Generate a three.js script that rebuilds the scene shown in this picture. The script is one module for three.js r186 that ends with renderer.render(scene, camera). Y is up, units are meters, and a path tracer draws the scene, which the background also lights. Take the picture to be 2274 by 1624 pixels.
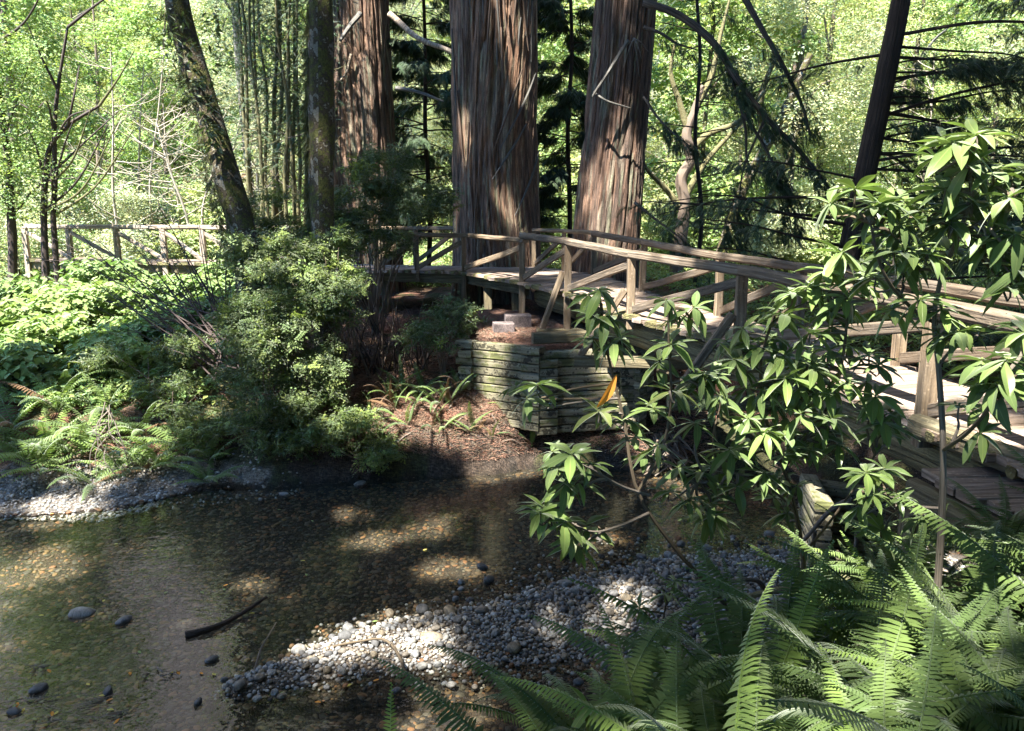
import * as THREE from 'three';
import { Sky } from 'three/addons/objects/Sky.js';
import { mergeGeometries, mergeVertices } from 'three/addons/utils/BufferGeometryUtils.js';

// ---------------------------------------------------------------- camera, sky, sun, exposure
const scene = new THREE.Scene();
const EYE = 5, PITCH = THREE.MathUtils.degToRad(10.9), FPX = 1770;      // stream surface is y = 0
const camera = new THREE.PerspectiveCamera(2 * Math.atan(812 / FPX) * 180 / Math.PI, 1024 / 731, 0.05, 900);
camera.position.set(0, EYE, 0);
camera.rotation.x = -PITCH;
const renderer = new THREE.WebGLRenderer();
renderer.toneMapping = THREE.LinearToneMapping;
renderer.toneMappingExposure = 6;
renderer.shadowMap.enabled = true;
const SUN = new THREE.Vector3(-0.30, 0.86, 0.42).normalize();
const sky = new Sky();
sky.name = 'sky';
sky.scale.setScalar(800);
sky.material.uniforms.sunPosition.value.copy(SUN);
sky.material.uniforms.turbidity.value = 10;
sky.material.uniforms.rayleigh.value = 0.6;
sky.material.uniforms.mieCoefficient.value = 0.004;
scene.add(sky);
scene.environmentIntensity = 0.1;
const sun = new THREE.DirectionalLight(new THREE.Color(1.0, 0.95, 0.86), 5);
sun.position.copy(SUN).multiplyScalar(80).add(new THREE.Vector3(0, 0, -15));
sun.target.position.set(0, 0, -15);
sun.castShadow = true;
Object.assign(sun.shadow.camera, { left: -60, right: 60, top: 60, bottom: -60, near: 1, far: 220 });
scene.add(sun, sun.target);

// ---------------------------------------------------------------- helpers
const V = (x, y, z) => new THREE.Vector3(x, y, z);
const RNG = s => () => { s = (s + 0x6D2B79F5) | 0; let t = Math.imul(s ^ (s >>> 15), 1 | s); t = (t + Math.imul(t ^ (t >>> 7), 61 | t)) ^ t; return ((t ^ (t >>> 14)) >>> 0) / 4294967296; };
const lerp = (a, b, t) => a + (b - a) * t, clamp = (x, a = 0, b = 1) => Math.min(b, Math.max(a, x));
const sst = (a, b, x) => { const t = clamp((x - a) / (b - a)); return t * t * (3 - 2 * t); };
const hash3 = (x, y, z) => { let h = Math.imul(x | 0, 374761393) ^ Math.imul(y | 0, 668265263) ^ Math.imul(z | 0, 1274126177); h = Math.imul(h ^ (h >>> 13), 1274126177); return ((h ^ (h >>> 16)) >>> 0) / 4294967296; };
function vnoise(x, y, z, px = 0, py = 0) {                         // value noise, optional periods in x and y
  const xi = Math.floor(x), yi = Math.floor(y), zi = Math.floor(z);
  const s = t => t * t * (3 - 2 * t), fx = s(x - xi), fy = s(y - yi), fz = s(z - zi);
  const m = (a, p) => p ? ((a % p) + p) % p : a;
  const g = (a, b, c) => hash3(m(xi + a, px), m(yi + b, py), zi + c);
  return lerp(lerp(lerp(g(0, 0, 0), g(1, 0, 0), fx), lerp(g(0, 1, 0), g(1, 1, 0), fx), fy), lerp(lerp(g(0, 0, 1), g(1, 0, 1), fx), lerp(g(0, 1, 1), g(1, 1, 1), fx), fy), fz);
}
function fbm(x, y, z, o = 4) { let a = 0.5, s = 0, n = 0; for (let i = 0; i < o; i++) { s += a * vnoise(x, y, z + i * 17.3); n += a; a *= 0.5; x *= 2.03; y *= 2.03; z *= 2.03; } return s / n; }
function tab(xs, ys) { return x => { if (x <= xs[0]) return ys[0]; for (let i = 1; i < xs.length; i++) if (x <= xs[i]) return lerp(ys[i - 1], ys[i], (x - xs[i - 1]) / (xs[i] - xs[i - 1])); return ys[ys.length - 1]; }; }
// a photo pixel (2274 x 1624) gives a direction; the distance comes from the level or depth that is passed in
function ray(u, v) { const x = (u - 1137) / FPX, y = -(v - 812) / FPX; return V(x, y * Math.cos(PITCH) - Math.sin(PITCH), -(Math.cos(PITCH) + y * Math.sin(PITCH))); }
const atY = (u, v, y) => { const r = ray(u, v); return r.multiplyScalar((y - EYE) / r.y).add(V(0, EYE, 0)); };
const atZ = (u, v, z) => { const r = ray(u, v); return r.multiplyScalar(z / r.z).add(V(0, EYE, 0)); };

const taken = {};
function numbered(n) { const k = taken[n] = (taken[n] ?? -1) + 1; return k ? `${n}_${String(k).padStart(3, '0')}` : n; }
function tag(o, label, category, group, kind) { Object.assign(o.userData, { label, category }); if (group) o.userData.group = group; if (kind) o.userData.kind = kind; return o; }
function thing(name, label, category, pos, group) { const o = new THREE.Group(); o.name = numbered(name); if (pos) o.position.copy(pos); scene.add(o); return tag(o, label, category, group); }
function shade(m) { m.castShadow = m.receiveShadow = true; return m; }
function part(name, geo, mat, parent) { const m = shade(new THREE.Mesh(geo, mat)); m.name = name; parent.add(m); return m; }
function local(root, p) { return p.clone().sub(root.position); }
function structure(name, geo, mat) { const m = shade(new THREE.Mesh(geo, mat)); m.name = numbered(name); m.userData.kind = 'structure'; scene.add(m); return m; }

// ---- textures
function tex(w, h, fn, srgb = true) {
  const d = new Uint8Array(w * h * 4);
  for (let y = 0; y < h; y++) for (let x = 0; x < w; x++) { const c = fn(x / w, y / h), i = (y * w + x) * 4; for (let k = 0; k < 3; k++) d[i + k] = clamp(c[k] ?? c[0]) * 255; d[i + 3] = 255; }
  const t = new THREE.DataTexture(d, w, h); t.wrapS = t.wrapT = THREE.RepeatWrapping; t.magFilter = THREE.LinearFilter; t.minFilter = THREE.LinearMipmapLinearFilter; t.generateMipmaps = true;
  if (srgb) t.colorSpace = THREE.SRGBColorSpace; t.needsUpdate = true; return t;
}
const pn = (u, v, f, g, s) => vnoise(u * f, v * g, s, f, g);
const mono = v => [v, v, v];
const grainF = (u, v) => 0.42 * pn(u, v, 3, 60, 1) + 0.28 * pn(u, v, 8, 140, 2) + 0.2 * pn(u, v, 2, 18, 3) + 0.1 * pn(u, v, 90, 120, 4);
const T = {
  wood: tex(512, 512, (u, v) => { const g = grainF(u, v), s = pn(u, v, 4, 5, 9), k = 0.55 + 0.6 * (g - 0.3), spot = pn(u, v, 40, 46, 5) > 0.83 && pn(u, v, 6, 6, 8) > 0.5 ? 0.16 : 0; return [k + spot + 0.04 * s, k + spot, k + spot - 0.05 * s]; }),
  woodB: tex(512, 512, (u, v) => { const g = grainF(u, v), crack = pn(u, v, 3, 44, 7) > 0.8 ? 0.35 : 0; return mono(g - crack); }, false),
  bark: tex(512, 512, (u, v) => { const w = u + 0.02 * pn(u, v, 5, 3, 1); const g = 0.5 * pn(w, v, 40, 4, 2) + 0.3 * pn(w, v, 90, 9, 3) + 0.2 * pn(u, v, 120, 60, 4); return mono(0.45 + 0.75 * (g - 0.25)); }),
  barkB: tex(512, 512, (u, v) => { const w = u + 0.02 * pn(u, v, 5, 3, 1); return mono(0.5 * pn(w, v, 40, 4, 2) + 0.3 * pn(w, v, 90, 9, 3) + 0.2 * pn(u, v, 120, 60, 4)); }, false),
  moss: tex(512, 512, (u, v) => { const g = 0.5 * pn(u, v, 60, 60, 1) + 0.5 * pn(u, v, 150, 150, 2), p = pn(u, v, 7, 9, 3) * 0.5 + pn(u, v, 19, 23, 4) * 0.3 + pn(u, v, 50, 50, 6) * 0.2; return p > 0.66 ? [0.5 + 0.2 * g, 0.49 + 0.2 * g, 0.45 + 0.2 * g] : p > 0.45 ? [0.25 + 0.22 * g, 0.22 + 0.2 * g, 0.17 + 0.15 * g] : [0.26 + 0.28 * g, 0.27 + 0.28 * g, 0.13 + 0.14 * g]; }),
  fuzzB: tex(256, 256, (u, v) => mono(0.5 * pn(u, v, 40, 40, 1) + 0.5 * pn(u, v, 110, 110, 2)), false),
  crib: tex(512, 512, (u, v) => { const g = grainF(u, v), a = pn(u, v, 4, 6, 5) * 0.5 + pn(u, v, 16, 20, 6) * 0.3 + pn(u, v, 60, 60, 7) * 0.2, k = 0.52 + 0.5 * (g - 0.4); return a > 0.6 ? [k * 0.72, k * 0.75, k * 0.5] : a > 0.52 ? [k * 0.9, k * 0.9, k * 0.72] : a < 0.34 ? [k * 0.5, k * 0.48, k * 0.4] : [k, k * 0.97, k * 0.86]; }),
  litter: tex(1024, 1024, (u, v) => { const a = 0.4 * pn(u + v * 0.3, v, 30, 160, 1) + 0.3 * pn(v, u, 40, 200, 2) + 0.3 * pn(u, v, 220, 220, 3), p = pn(u, v, 9, 9, 4); const k = 0.4 + 1.0 * (a - 0.3); return [k + 0.05 * p, k, k - 0.04 * p]; }),
  litterB: tex(512, 512, (u, v) => mono(0.5 * pn(u + v * 0.3, v, 30, 100, 1) + 0.5 * pn(u, v, 120, 120, 3)), false),
  stone: tex(256, 256, (u, v) => mono(0.72 + 0.3 * (pn(u, v, 6, 6, 1) - 0.5) + 0.3 * (pn(u, v, 50, 50, 2) - 0.5))),
  ripple: tex(1024, 1024, (u, v) => mono(0.5 * pn(u, v, 16, 26, 1) + 0.3 * pn(u, v, 40, 66, 2) + 0.2 * pn(u, v, 90, 140, 3)), false),
};
function mat(rgb, o = {}) { const m = new THREE.MeshPhysicalMaterial({ roughness: 0.9, ...o }); m.color.setRGB(...rgb); return m; }
const leafMat = (rgb, t = 0.4, o = {}) => mat(rgb, { roughness: 1, transmission: t, thickness: 0, side: THREE.DoubleSide, ...o });
const rep = (t, x, y) => { const c = t.clone(); c.repeat.set(x, y); return c; };
const woodT = rep(T.wood, 0.8, 0.8), woodB = rep(T.woodB, 0.8, 0.8), cribT = rep(T.crib, 0.7, 0.7), barkT = rep(T.bark, 1, 0.6), barkB = rep(T.barkB, 1, 0.6), mossT = rep(T.moss, 0.8, 0.8), litT = rep(T.litter, 0.7, 0.7), litB = rep(T.litterB, 0.7, 0.7);
const M = {
  rail: mat([0.38, 0.30, 0.21], { map: woodT, bumpMap: woodB, bumpScale: 0.012 }),
  railGrey: mat([0.29, 0.24, 0.185], { map: woodT, bumpMap: woodB, bumpScale: 0.012 }),
  pale: mat([0.62, 0.54, 0.45], { map: woodT, bumpMap: woodB, bumpScale: 0.01 }),
  plank: [[0.55, 0.45, 0.38], [0.48, 0.40, 0.35], [0.60, 0.49, 0.42], [0.42, 0.34, 0.28]].map(c => mat(c, { map: woodT, bumpMap: woodB, bumpScale: 0.012 })),
  plankMoss: mat([0.30, 0.29, 0.13], { map: woodT, bumpMap: T.fuzzB, bumpScale: 0.02 }),
  beam: mat([0.30, 0.27, 0.17], { map: woodT, bumpMap: woodB, bumpScale: 0.015 }),
  crib: [[0.72, 0.69, 0.58], [0.6, 0.58, 0.48], [0.8, 0.77, 0.67]].map(c => mat(c, { map: cribT, bumpMap: woodB, bumpScale: 0.004 })),
  log: mat([0.42, 0.36, 0.18], { map: barkT, bumpMap: barkB, bumpScale: 0.03 }),
  bark: mat([1, 1, 1], { map: barkT, bumpMap: barkB, bumpScale: 0.04, vertexColors: true }),
  darkBark: mat([0.13, 0.085, 0.06], { map: barkT, bumpMap: barkB, bumpScale: 0.03 }),
  greyBark: mat([0.34, 0.32, 0.28], { map: barkT, bumpMap: barkB, bumpScale: 0.02 }),
  mossBark: mat([0.58, 0.56, 0.5], { map: mossT, bumpMap: T.fuzzB, bumpScale: 0.02 }),
  mossStem: mat([0.17, 0.155, 0.07], { bumpMap: T.fuzzB, bumpScale: 0.02 }),
  twig: mat([0.16, 0.12, 0.09]), twigPale: mat([0.36, 0.3, 0.24], { map: barkT }), twigDark: mat([0.05, 0.035, 0.03]), stemBrown: mat([0.24, 0.18, 0.11], { map: barkT }),
  soil: mat([0.24, 0.13, 0.09], { map: litT, bumpMap: litB, bumpScale: 0.03 }),
  block: mat([0.24, 0.19, 0.18], { map: T.stone }),
  water: mat([0.93, 0.95, 0.9], { roughness: 0.015, transmission: 1, thickness: 0, ior: 1.33, bumpMap: rep(T.ripple, 0.3, 0.3), bumpScale: 0.005 }),
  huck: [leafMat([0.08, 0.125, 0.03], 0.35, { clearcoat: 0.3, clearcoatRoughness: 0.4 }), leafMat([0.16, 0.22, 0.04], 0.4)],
  broad: [leafMat([0.31, 0.37, 0.11], 0.5), leafMat([0.38, 0.42, 0.21], 0.5), leafMat([0.22, 0.32, 0.07], 0.5)],
  conifer: [leafMat([0.035, 0.065, 0.025], 0.25), leafMat([0.055, 0.095, 0.035], 0.3)],
  rhodo: [leafMat([0.125, 0.195, 0.03], 0.42, { clearcoat: 0.6, clearcoatRoughness: 0.3, vertexColors: true }), leafMat([0.09, 0.15, 0.028], 0.36, { clearcoat: 0.6, clearcoatRoughness: 0.28, vertexColors: true }), leafMat([0.18, 0.28, 0.045], 0.45, { clearcoat: 0.5, clearcoatRoughness: 0.35, vertexColors: true }), leafMat([0.14, 0.18, 0.03], 0.35, { clearcoat: 0.5, clearcoatRoughness: 0.35, vertexColors: true })],
  orange: leafMat([0.75, 0.30, 0.03], 0.35), yellow: leafMat([0.6, 0.5, 0.08], 0.4),
  fern: [leafMat([0.105, 0.17, 0.028], 0.4), leafMat([0.075, 0.13, 0.026], 0.35), leafMat([0.17, 0.27, 0.04], 0.45), leafMat([0.16, 0.09, 0.04], 0.2)],
  mossHang: leafMat([0.10, 0.108, 0.04], 0.2),
};

// ---- geometry builders
class GB {                                                          // collects triangles
  constructor() { this.p = []; this.i = []; }
  v(x, y, z) { this.p.push(x, y, z); return this.p.length / 3 - 1; }
  t(a, b, c) { this.i.push(a, b, c); }
  geo() { const g = new THREE.BufferGeometry(); g.setAttribute('position', new THREE.Float32BufferAttribute(this.p, 3)); g.setIndex(this.i); g.computeVertexNormals(); return g; }
}
function blade(b, base, dir, side, len, wid, droop = 0, fold = 0.15) {   // a folded pointed leaf of four triangles
  const up = side.clone().cross(dir);
  const P = (t, s, d) => { const q = base.clone().addScaledVector(dir, t * len).addScaledVector(side, s * wid).addScaledVector(up, d); q.y -= droop * t * t * len; return b.v(q.x, q.y, q.z); };
  const a = P(0, 0, 0), m = P(0.45, 0, -fold * wid), l = P(0.42, 0.5, 0), r = P(0.42, -0.5, 0), e = P(1, 0, 0);
  b.t(a, l, m); b.t(a, m, r); b.t(m, l, e); b.t(m, e, r);
}
function tube(pts, rad, seg = 8, amp = 0, seed = 0, steps = 0, cap = true) {   // tapered limb; uv in metres
  const curve = new THREE.CatmullRomCurve3(pts, false, 'centripetal');
  const n = steps || Math.max(4, pts.length * 4), pos = [], uv = [], idx = [];
  let prevN = null; const total = curve.getLength(), ru = Math.max(1, Math.round(2 * Math.PI * (typeof rad === 'number' ? rad : rad[0])));
  for (let i = 0; i <= n; i++) {
    const t = i / n, c = curve.getPointAt(t), tg = curve.getTangentAt(t);
    let nn = prevN ? prevN.clone().addScaledVector(tg, -prevN.dot(tg)) : (Math.abs(tg.y) < 0.9 ? V(0, 1, 0).cross(tg) : V(1, 0, 0).cross(tg)); nn.normalize(); prevN = nn;
    const bb = tg.clone().cross(nn), f = t * (rad.length - 1 || 0), k = Math.min(Math.floor(f), (rad.length || 2) - 2), R = typeof rad === 'number' ? rad : lerp(rad[k], rad[k + 1], f - k);
    for (let j = 0; j <= seg; j++) {
      const a = j / seg * 2 * Math.PI, ca = Math.cos(a), sa = Math.sin(a), r = R * (1 + (amp ? amp * (2 * fbm(ca * 1.4 + seed, sa * 1.4 + t * total * 1.1 / Math.max(R * 4, 0.3), seed + t * total * 0.5, 3) - 1) : 0));
      pos.push(c.x + (nn.x * ca + bb.x * sa) * r, c.y + (nn.y * ca + bb.y * sa) * r, c.z + (nn.z * ca + bb.z * sa) * r); uv.push(j / seg * ru, t * total);
    }
  }
  const w = seg + 1;
  for (let i = 0; i < n; i++) for (let j = 0; j < seg; j++) { const a = i * w + j; idx.push(a, a + 1, a + w, a + 1, a + w + 1, a + w); }
  if (cap) for (const e of [0, n]) { const c = curve.getPointAt(e / n), ci = pos.length / 3; pos.push(c.x, c.y, c.z); uv.push(0, 0); for (let j = 0; j < seg; j++) e ? idx.push(e * w + j, e * w + j + 1, ci) : idx.push(j + 1, j, ci); }
  const g = new THREE.BufferGeometry(); g.setAttribute('position', new THREE.Float32BufferAttribute(pos, 3)); g.setAttribute('uv', new THREE.Float32BufferAttribute(uv, 2)); g.setIndex(idx); g.computeVertexNormals(); return g;
}
const beamCache = {};
function beamGeo(L, w, h, seed, wob = 1, round = 0.012) {           // hewn timber along x, chamfered, slightly uneven; uv in metres
  const n = Math.max(1, Math.min(8, Math.round(L / 0.35))), c = Math.min(round, w * 0.3, h * 0.3);
  const sec = [[-w / 2 + c, -h / 2], [w / 2 - c, -h / 2], [w / 2, -h / 2 + c], [w / 2, h / 2 - c], [w / 2 - c, h / 2], [-w / 2 + c, h / 2], [-w / 2, h / 2 - c], [-w / 2, -h / 2 + c]];
  const per = [0]; for (let j = 0; j < 8; j++) { const a = sec[j], b = sec[(j + 1) % 8]; per.push(per[j] + Math.hypot(a[0] - b[0], a[1] - b[1])); }
  const pos = [], uv = [], q = (i, j) => { const s = sec[j % 8], x = -L / 2 + L * i / n, e = 0.006 * wob; return [x + (i === 0 || i === n ? (hash3(seed, i, 5) - 0.5) * 0.01 : 0), s[1] + (hash3(seed, i * 8 + (j % 8), 1) - 0.5) * e + (vnoise(x * 1.3, seed, 2) - 0.5) * 0.02 * wob, s[0] + (hash3(seed, i * 8 + (j % 8), 2) - 0.5) * e + (vnoise(x * 1.1, seed, 7) - 0.5) * 0.02 * wob]; };
  const u0 = hash3(seed, 3, 3) * 3, v0 = hash3(seed, 4, 3) * 3;
  const tri = (...c) => { for (const [p, a, b] of c) { pos.push(...p); uv.push(u0 + a, v0 + b); } };
  for (let i = 0; i < n; i++) for (let j = 0; j < 8; j++) { const A = [q(i, j), L * i / n, per[j]], B = [q(i + 1, j), L * (i + 1) / n, per[j]], C = [q(i + 1, j + 1), L * (i + 1) / n, per[j + 1]], D = [q(i, j + 1), L * i / n, per[j + 1]]; tri(A, C, B); tri(A, D, C); }
  for (const e of [0, n]) { const m = [e ? L / 2 : -L / 2, 0, 0]; for (let j = 0; j < 8; j++) { const A = [q(e, j), sec[j][0], sec[j][1]], B = [q(e, j + 1), sec[(j + 1) % 8][0], sec[(j + 1) % 8][1]], C = [m, 0, 0]; e ? tri(A, B, C) : tri(B, A, C); } }
  const g = new THREE.BufferGeometry(); g.setAttribute('position', new THREE.Float32BufferAttribute(pos, 3)); g.setAttribute('uv', new THREE.Float32BufferAttribute(uv, 2)); g.computeVertexNormals(); return g;
}
let bseed = 1;
function beam(name, parent, a, b, w, h, m, wob = 1, round = 0.012, roll = 0) {     // timber from a to b; w across, h upright
  const d = b.clone().sub(a), L = d.length(), me = part(name, beamGeo(L, w, h, bseed++, wob, round), m, parent);
  const x = d.normalize(), z = x.clone().cross(Math.abs(x.y) > 0.95 ? V(1, 0, 0) : V(0, 1, 0)).normalize(), y = z.clone().cross(x);
  me.quaternion.setFromRotationMatrix(new THREE.Matrix4().makeBasis(x, y, z)); if (roll) me.rotateX(roll);
  me.position.copy(a).add(b).multiplyScalar(0.5).sub(parent.position); return me;
}
function instances(name, geo, m, items, parent, kind = 'stuff') {    // items: { p, q, s, c? }
  const im = new THREE.InstancedMesh(geo, m, items.length), mm = new THREE.Matrix4(), sv = V(1, 1, 1);
  items.forEach((it, k) => { typeof it.s === 'number' ? sv.set(it.s, it.s, it.s) : sv.copy(it.s); im.setMatrixAt(k, mm.compose(it.p, it.q, sv)); if (it.c) im.setColorAt(k, it.c); });
  im.name = name; im.userData.kind = kind; shade(im); parent.add(im); return im;
}
const eul = (x, y, z) => new THREE.Quaternion().setFromEuler(new THREE.Euler(x, y, z, 'YXZ'));
const tone = (r, k = 0.35, warm = 0.12) => { const b = 1 - k / 2 + k * r(), w = (r() - 0.5) * warm * 2; return new THREE.Color().setRGB(clamp(b * (1 + w), 0, 1.4), b, clamp(b * (1 - w), 0, 1.4)); };

// ---- foliage sprays
function sprayHuck() { const b = new GB(), r = RNG(5); for (let i = 0; i < 6; i++) { const x = 0.015 + i * 0.034; for (const s of [-1, 1]) { const d = V(0.45, 0.3 * (r() - 0.4), s).normalize(); blade(b, V(x + (s > 0 ? 0.016 : 0), -x * x * 0.5, 0), d, V(d.z, 0.25 * (r() - 0.5), -d.x).normalize(), 0.046 + 0.012 * r(), 0.03, 0.2); } } blade(b, V(0.215, -0.03, 0), V(1, -0.2, 0).normalize(), V(0, 0, 1), 0.05, 0.028); return b.geo(); }
function sprayBroad(seed, n = 11, R = 0.28, l = 0.085, w = 0.06) { const b = new GB(), r = RNG(seed); for (let i = 0; i < n; i++) { const a = r() * 6.28, q = R * Math.sqrt(r()), d = V(Math.cos(a + r()), -0.25 + 0.4 * (r() - 0.5), Math.sin(a + r())).normalize(), s = d.clone().cross(V((r() - 0.5) * 0.8, 1, (r() - 0.5) * 0.8)).normalize(); blade(b, V(Math.cos(a) * q, (r() - 0.5) * 0.16, Math.sin(a) * q), d, s, l * (0.7 + 0.6 * r()), w * (0.8 + 0.4 * r()), 0.2); } return b.geo(); }
function sprayConifer(seed, n = 15) { const b = new GB(), r = RNG(seed); const drop = x => -0.35 * x * x; for (let i = 0; i < n; i++) { const x = 0.06 + 0.9 * i / n, L = 0.34 * Math.pow(1 - x * 0.92, 0.6); for (const s of [-1, 1]) { const d = V(0.75, -0.25 - 0.2 * r(), s).normalize(); blade(b, V(x, drop(x), 0), d, V(d.z, 0.1, -d.x).normalize(), L * (0.75 + 0.5 * r()), 0.05, 0.25, 0.1); } } blade(b, V(0, 0, 0), V(1, -0.1, 0).normalize(), V(0, 0, 1), 0.7, 0.02, 0.3); return b.geo(); }
const G = {
  huck: mergeGeometries([sprayHuck(), sprayBroad(9, 12, 0.11, 0.05, 0.032).translate(.12, .02, 0)]), broad: [sprayBroad(1), sprayBroad(2), sprayBroad(3, 8, 0.22, 0.12, 0.1)], far: sprayBroad(4, 14, 0.5, 0.17, 0.13), con: [sprayConifer(1), sprayConifer(2)],
};

// ---------------------------------------------------------------- ground
const zf = tab([-40, -12, -8.5, -6.8, -5.7, -4.45, -2.5, -0.3, 0.45, 2.8, 4.9, 5.9, 8, 20, 40], [-9, -12, -12.55, -12.9, -13.9, -14.0, -14.45, -14.75, -15.2, -15.05, -14.6, -14.2, -13.6, -12.5, -11]);
const zn = tab([-40, -10, -4, 0, 1.5, 3, 4, 5, 8, 40], [-4.5, -5.5, -6.2, -6.5, -6.8, -7.4, -8, -8.6, -9.4, -8.5]);
const D = [0, 0.3, 0.7, 1.2, 2, 3, 4.5, 7, 12, 20, 40, 70, 120, 200];
const profs = [[-20, [0, .05, .1, .15, .3, 1.0, 1.5, 2.0, 2.4, 2.7, 3.4, 9, 22, 42]], [-6.5, [0, .05, .1, .17, .45, 1.1, 1.6, 2.1, 2.45, 2.7, 3.4, 9, 22, 42]], [-4.2, [0, .3, .6, .9, 1.3, 1.65, 1.95, 2.25, 2.55, 2.8, 3.4, 9, 22, 42]], [-1, [0, .5, 1.05, 1.45, 1.75, 2.0, 2.2, 2.45, 2.65, 2.9, 3.4, 9, 22, 42]], [1, [0, .4, .75, .95, 1.2, 1.7, 2.1, 2.4, 2.7, 2.9, 3.4, 9, 22, 42]], [3, [0, .3, .6, .8, 1.1, 1.5, 1.9, 2.3, 2.7, 2.9, 3.4, 9, 22, 42]], [7, [0, .3, .6, .9, 1.3, 1.7, 2.1, 2.4, 2.7, 2.9, 3.4, 9, 22, 42]]].map(([x, y]) => [x, tab(D, y)]);
const nearL = tab([0, 1, 2.5, 4, 5, 40], [0, 0.55, 1.55, 2.95, 3.4, 3.6]), nearR = tab([0, 1, 1.8, 2.4, 2.9, 4, 40], [0.08, 0.55, 1.4, 2.5, 2.9, 3.2, 3.6]);
const barLine = [[-2.9, -7.75, .22], [-1.6, -8.55, .6], [0, -8.9, .9], [1.3, -9.4, 1.2], [2.6, -9.7, 1.5], [4.2, -9.9, 1.5], [6.2, -10.2, 1.4]];
function barS(x, z) { let best = -9; for (let i = 1; i < barLine.length; i++) { const [ax, az, aw] = barLine[i - 1], [bx, bz, bw] = barLine[i]; const t = clamp(((x - ax) * (bx - ax) + (z - az) * (bz - az)) / ((bx - ax) ** 2 + (bz - az) ** 2)), d = Math.hypot(x - lerp(ax, bx, t), z - lerp(az, bz, t)), w = lerp(aw, bw, t); best = Math.max(best, 1 - d / w); } return best; }
function ground(x, z) {
  const df = zf(x) - z, dn = z - zn(x), wob = fbm(x * 0.7, z * 0.7, 3, 4) - 0.5;
  if (df > 0) {
    let i = 0; while (i < profs.length - 2 && x > profs[i + 1][0]) i++;
    const t = sst(profs[i][0], profs[i + 1][0], x);
    return lerp(profs[i][1](df), profs[i + 1][1](df), t) + wob * 0.5 * sst(0.2, 3, df) + (df < 8 ? (fbm(x * 2.6, z * 2.6, 21, 3) - 0.5) * 0.34 * sst(0.1, 0.8, df) : 0) + (fbm(x * 0.06, z * 0.06, 8, 2) - 0.5) * 5 * sst(30, 60, df);
  }
  if (dn > 0) return lerp(nearL(dn), nearR(dn), sst(0.8, 2.8, x)) + wob * 0.3 * sst(0.2, 1.5, dn);
  const edge = Math.min(-df, -dn), bed = -0.05 - 0.26 * sst(0, 2.2, edge) + wob * 0.1, s = barS(x, z);
  const shelf = x < -4 ? 0 : -9;
  return Math.max(bed, s > -0.6 ? lerp(-0.08, 0.05, clamp((s + 0.3) / 0.9)) + wob * 0.1 : -9);
}
{
  const axis = (lo, hi, f0, f1, fine, grow) => { const a = []; let x = f0; while (x <= f1) { a.push(x); x += fine; } let s = fine; while (x < hi) { a.push(x); s *= grow; x += s; } a.push(hi); x = f0 - fine; s = fine; const l = []; while (x > lo) { l.push(x); s *= grow; x -= s; } l.push(lo); return l.reverse().concat(a); };
  const X = axis(-220, 220, -13, 10, 0.09, 1.08), Z = axis(-260, 40, -24, -1, 0.09, 1.08), nx = X.length, nz = Z.length, pos = [], uv = [], col = [], idx = [];
  for (const z of Z) for (const x of X) {
    const y = ground(x, z), n1 = fbm(x * 1.3, z * 1.3, 1, 4), n2 = fbm(x * 4, z * 4, 5, 3), df = zf(x) - z;
    pos.push(x, y, z); uv.push(x, z);
    let c = [0.24, 0.125, 0.085];                                           // needle litter
    if (n1 > 0.55) c = [0.15, 0.1, 0.065]; if (z > zn(x)) c = n1 > 0.5 ? [0.1, 0.075, 0.045] : [0.075, 0.08, 0.03];
    if (n1 < 0.44 && n2 < 0.56 && y > 0.1) c = [0.12, 0.12, 0.045];      // moss
    if (y < 0.9 && df > 0 && df < 1.2) c = n1 > 0.52 ? [0.08, 0.062, 0.048] : [0.06, 0.065, 0.025];
    if (y < 0.06) c = n2 > 0.5 ? [0.05, 0.035, 0.02] : [0.032, 0.025, 0.015];   // stream bed silt
    else if (y < 0.3 && (barS(x, z) > -0.2 || (x < -4.5 && df > 0))) c = n2 > 0.5 ? [0.24, 0.23, 0.2] : [0.17, 0.155, 0.13];
    if (df > 14) c = n1 > 0.5 ? [0.16, 0.17, 0.06] : [0.22, 0.15, 0.09];
    const k = 0.85 + 0.3 * n2; col.push(c[0] * k * 1.5, c[1] * k * 1.5, c[2] * k * 1.5);
  }
  for (let j = 0; j < nz - 1; j++) for (let i = 0; i < nx - 1; i++) { const a = j * nx + i; idx.push(a, a + nx, a + 1, a + 1, a + nx, a + nx + 1); }
  const g = new THREE.BufferGeometry(); g.setAttribute('position', new THREE.Float32BufferAttribute(pos, 3)); g.setAttribute('uv', new THREE.Float32BufferAttribute(uv, 2)); g.setAttribute('color', new THREE.Float32BufferAttribute(col, 3)); g.setIndex(idx); g.computeVertexNormals();
  structure('forest_floor', g, mat([1, 1, 1], { map: litT, bumpMap: litB, bumpScale: 0.03, vertexColors: true, roughness: 1 }));
  const w = new THREE.PlaneGeometry(70, 15, 60, 30); w.rotateX(-Math.PI / 2); w.translate(-5, 0, -11); const p = w.attributes.position, u2 = w.attributes.uv;
  for (let i = 0; i < p.count; i++) u2.setXY(i, p.getX(i), p.getZ(i));
  structure('stream_water', w, M.water);
}
console.log('ground done');

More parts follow.
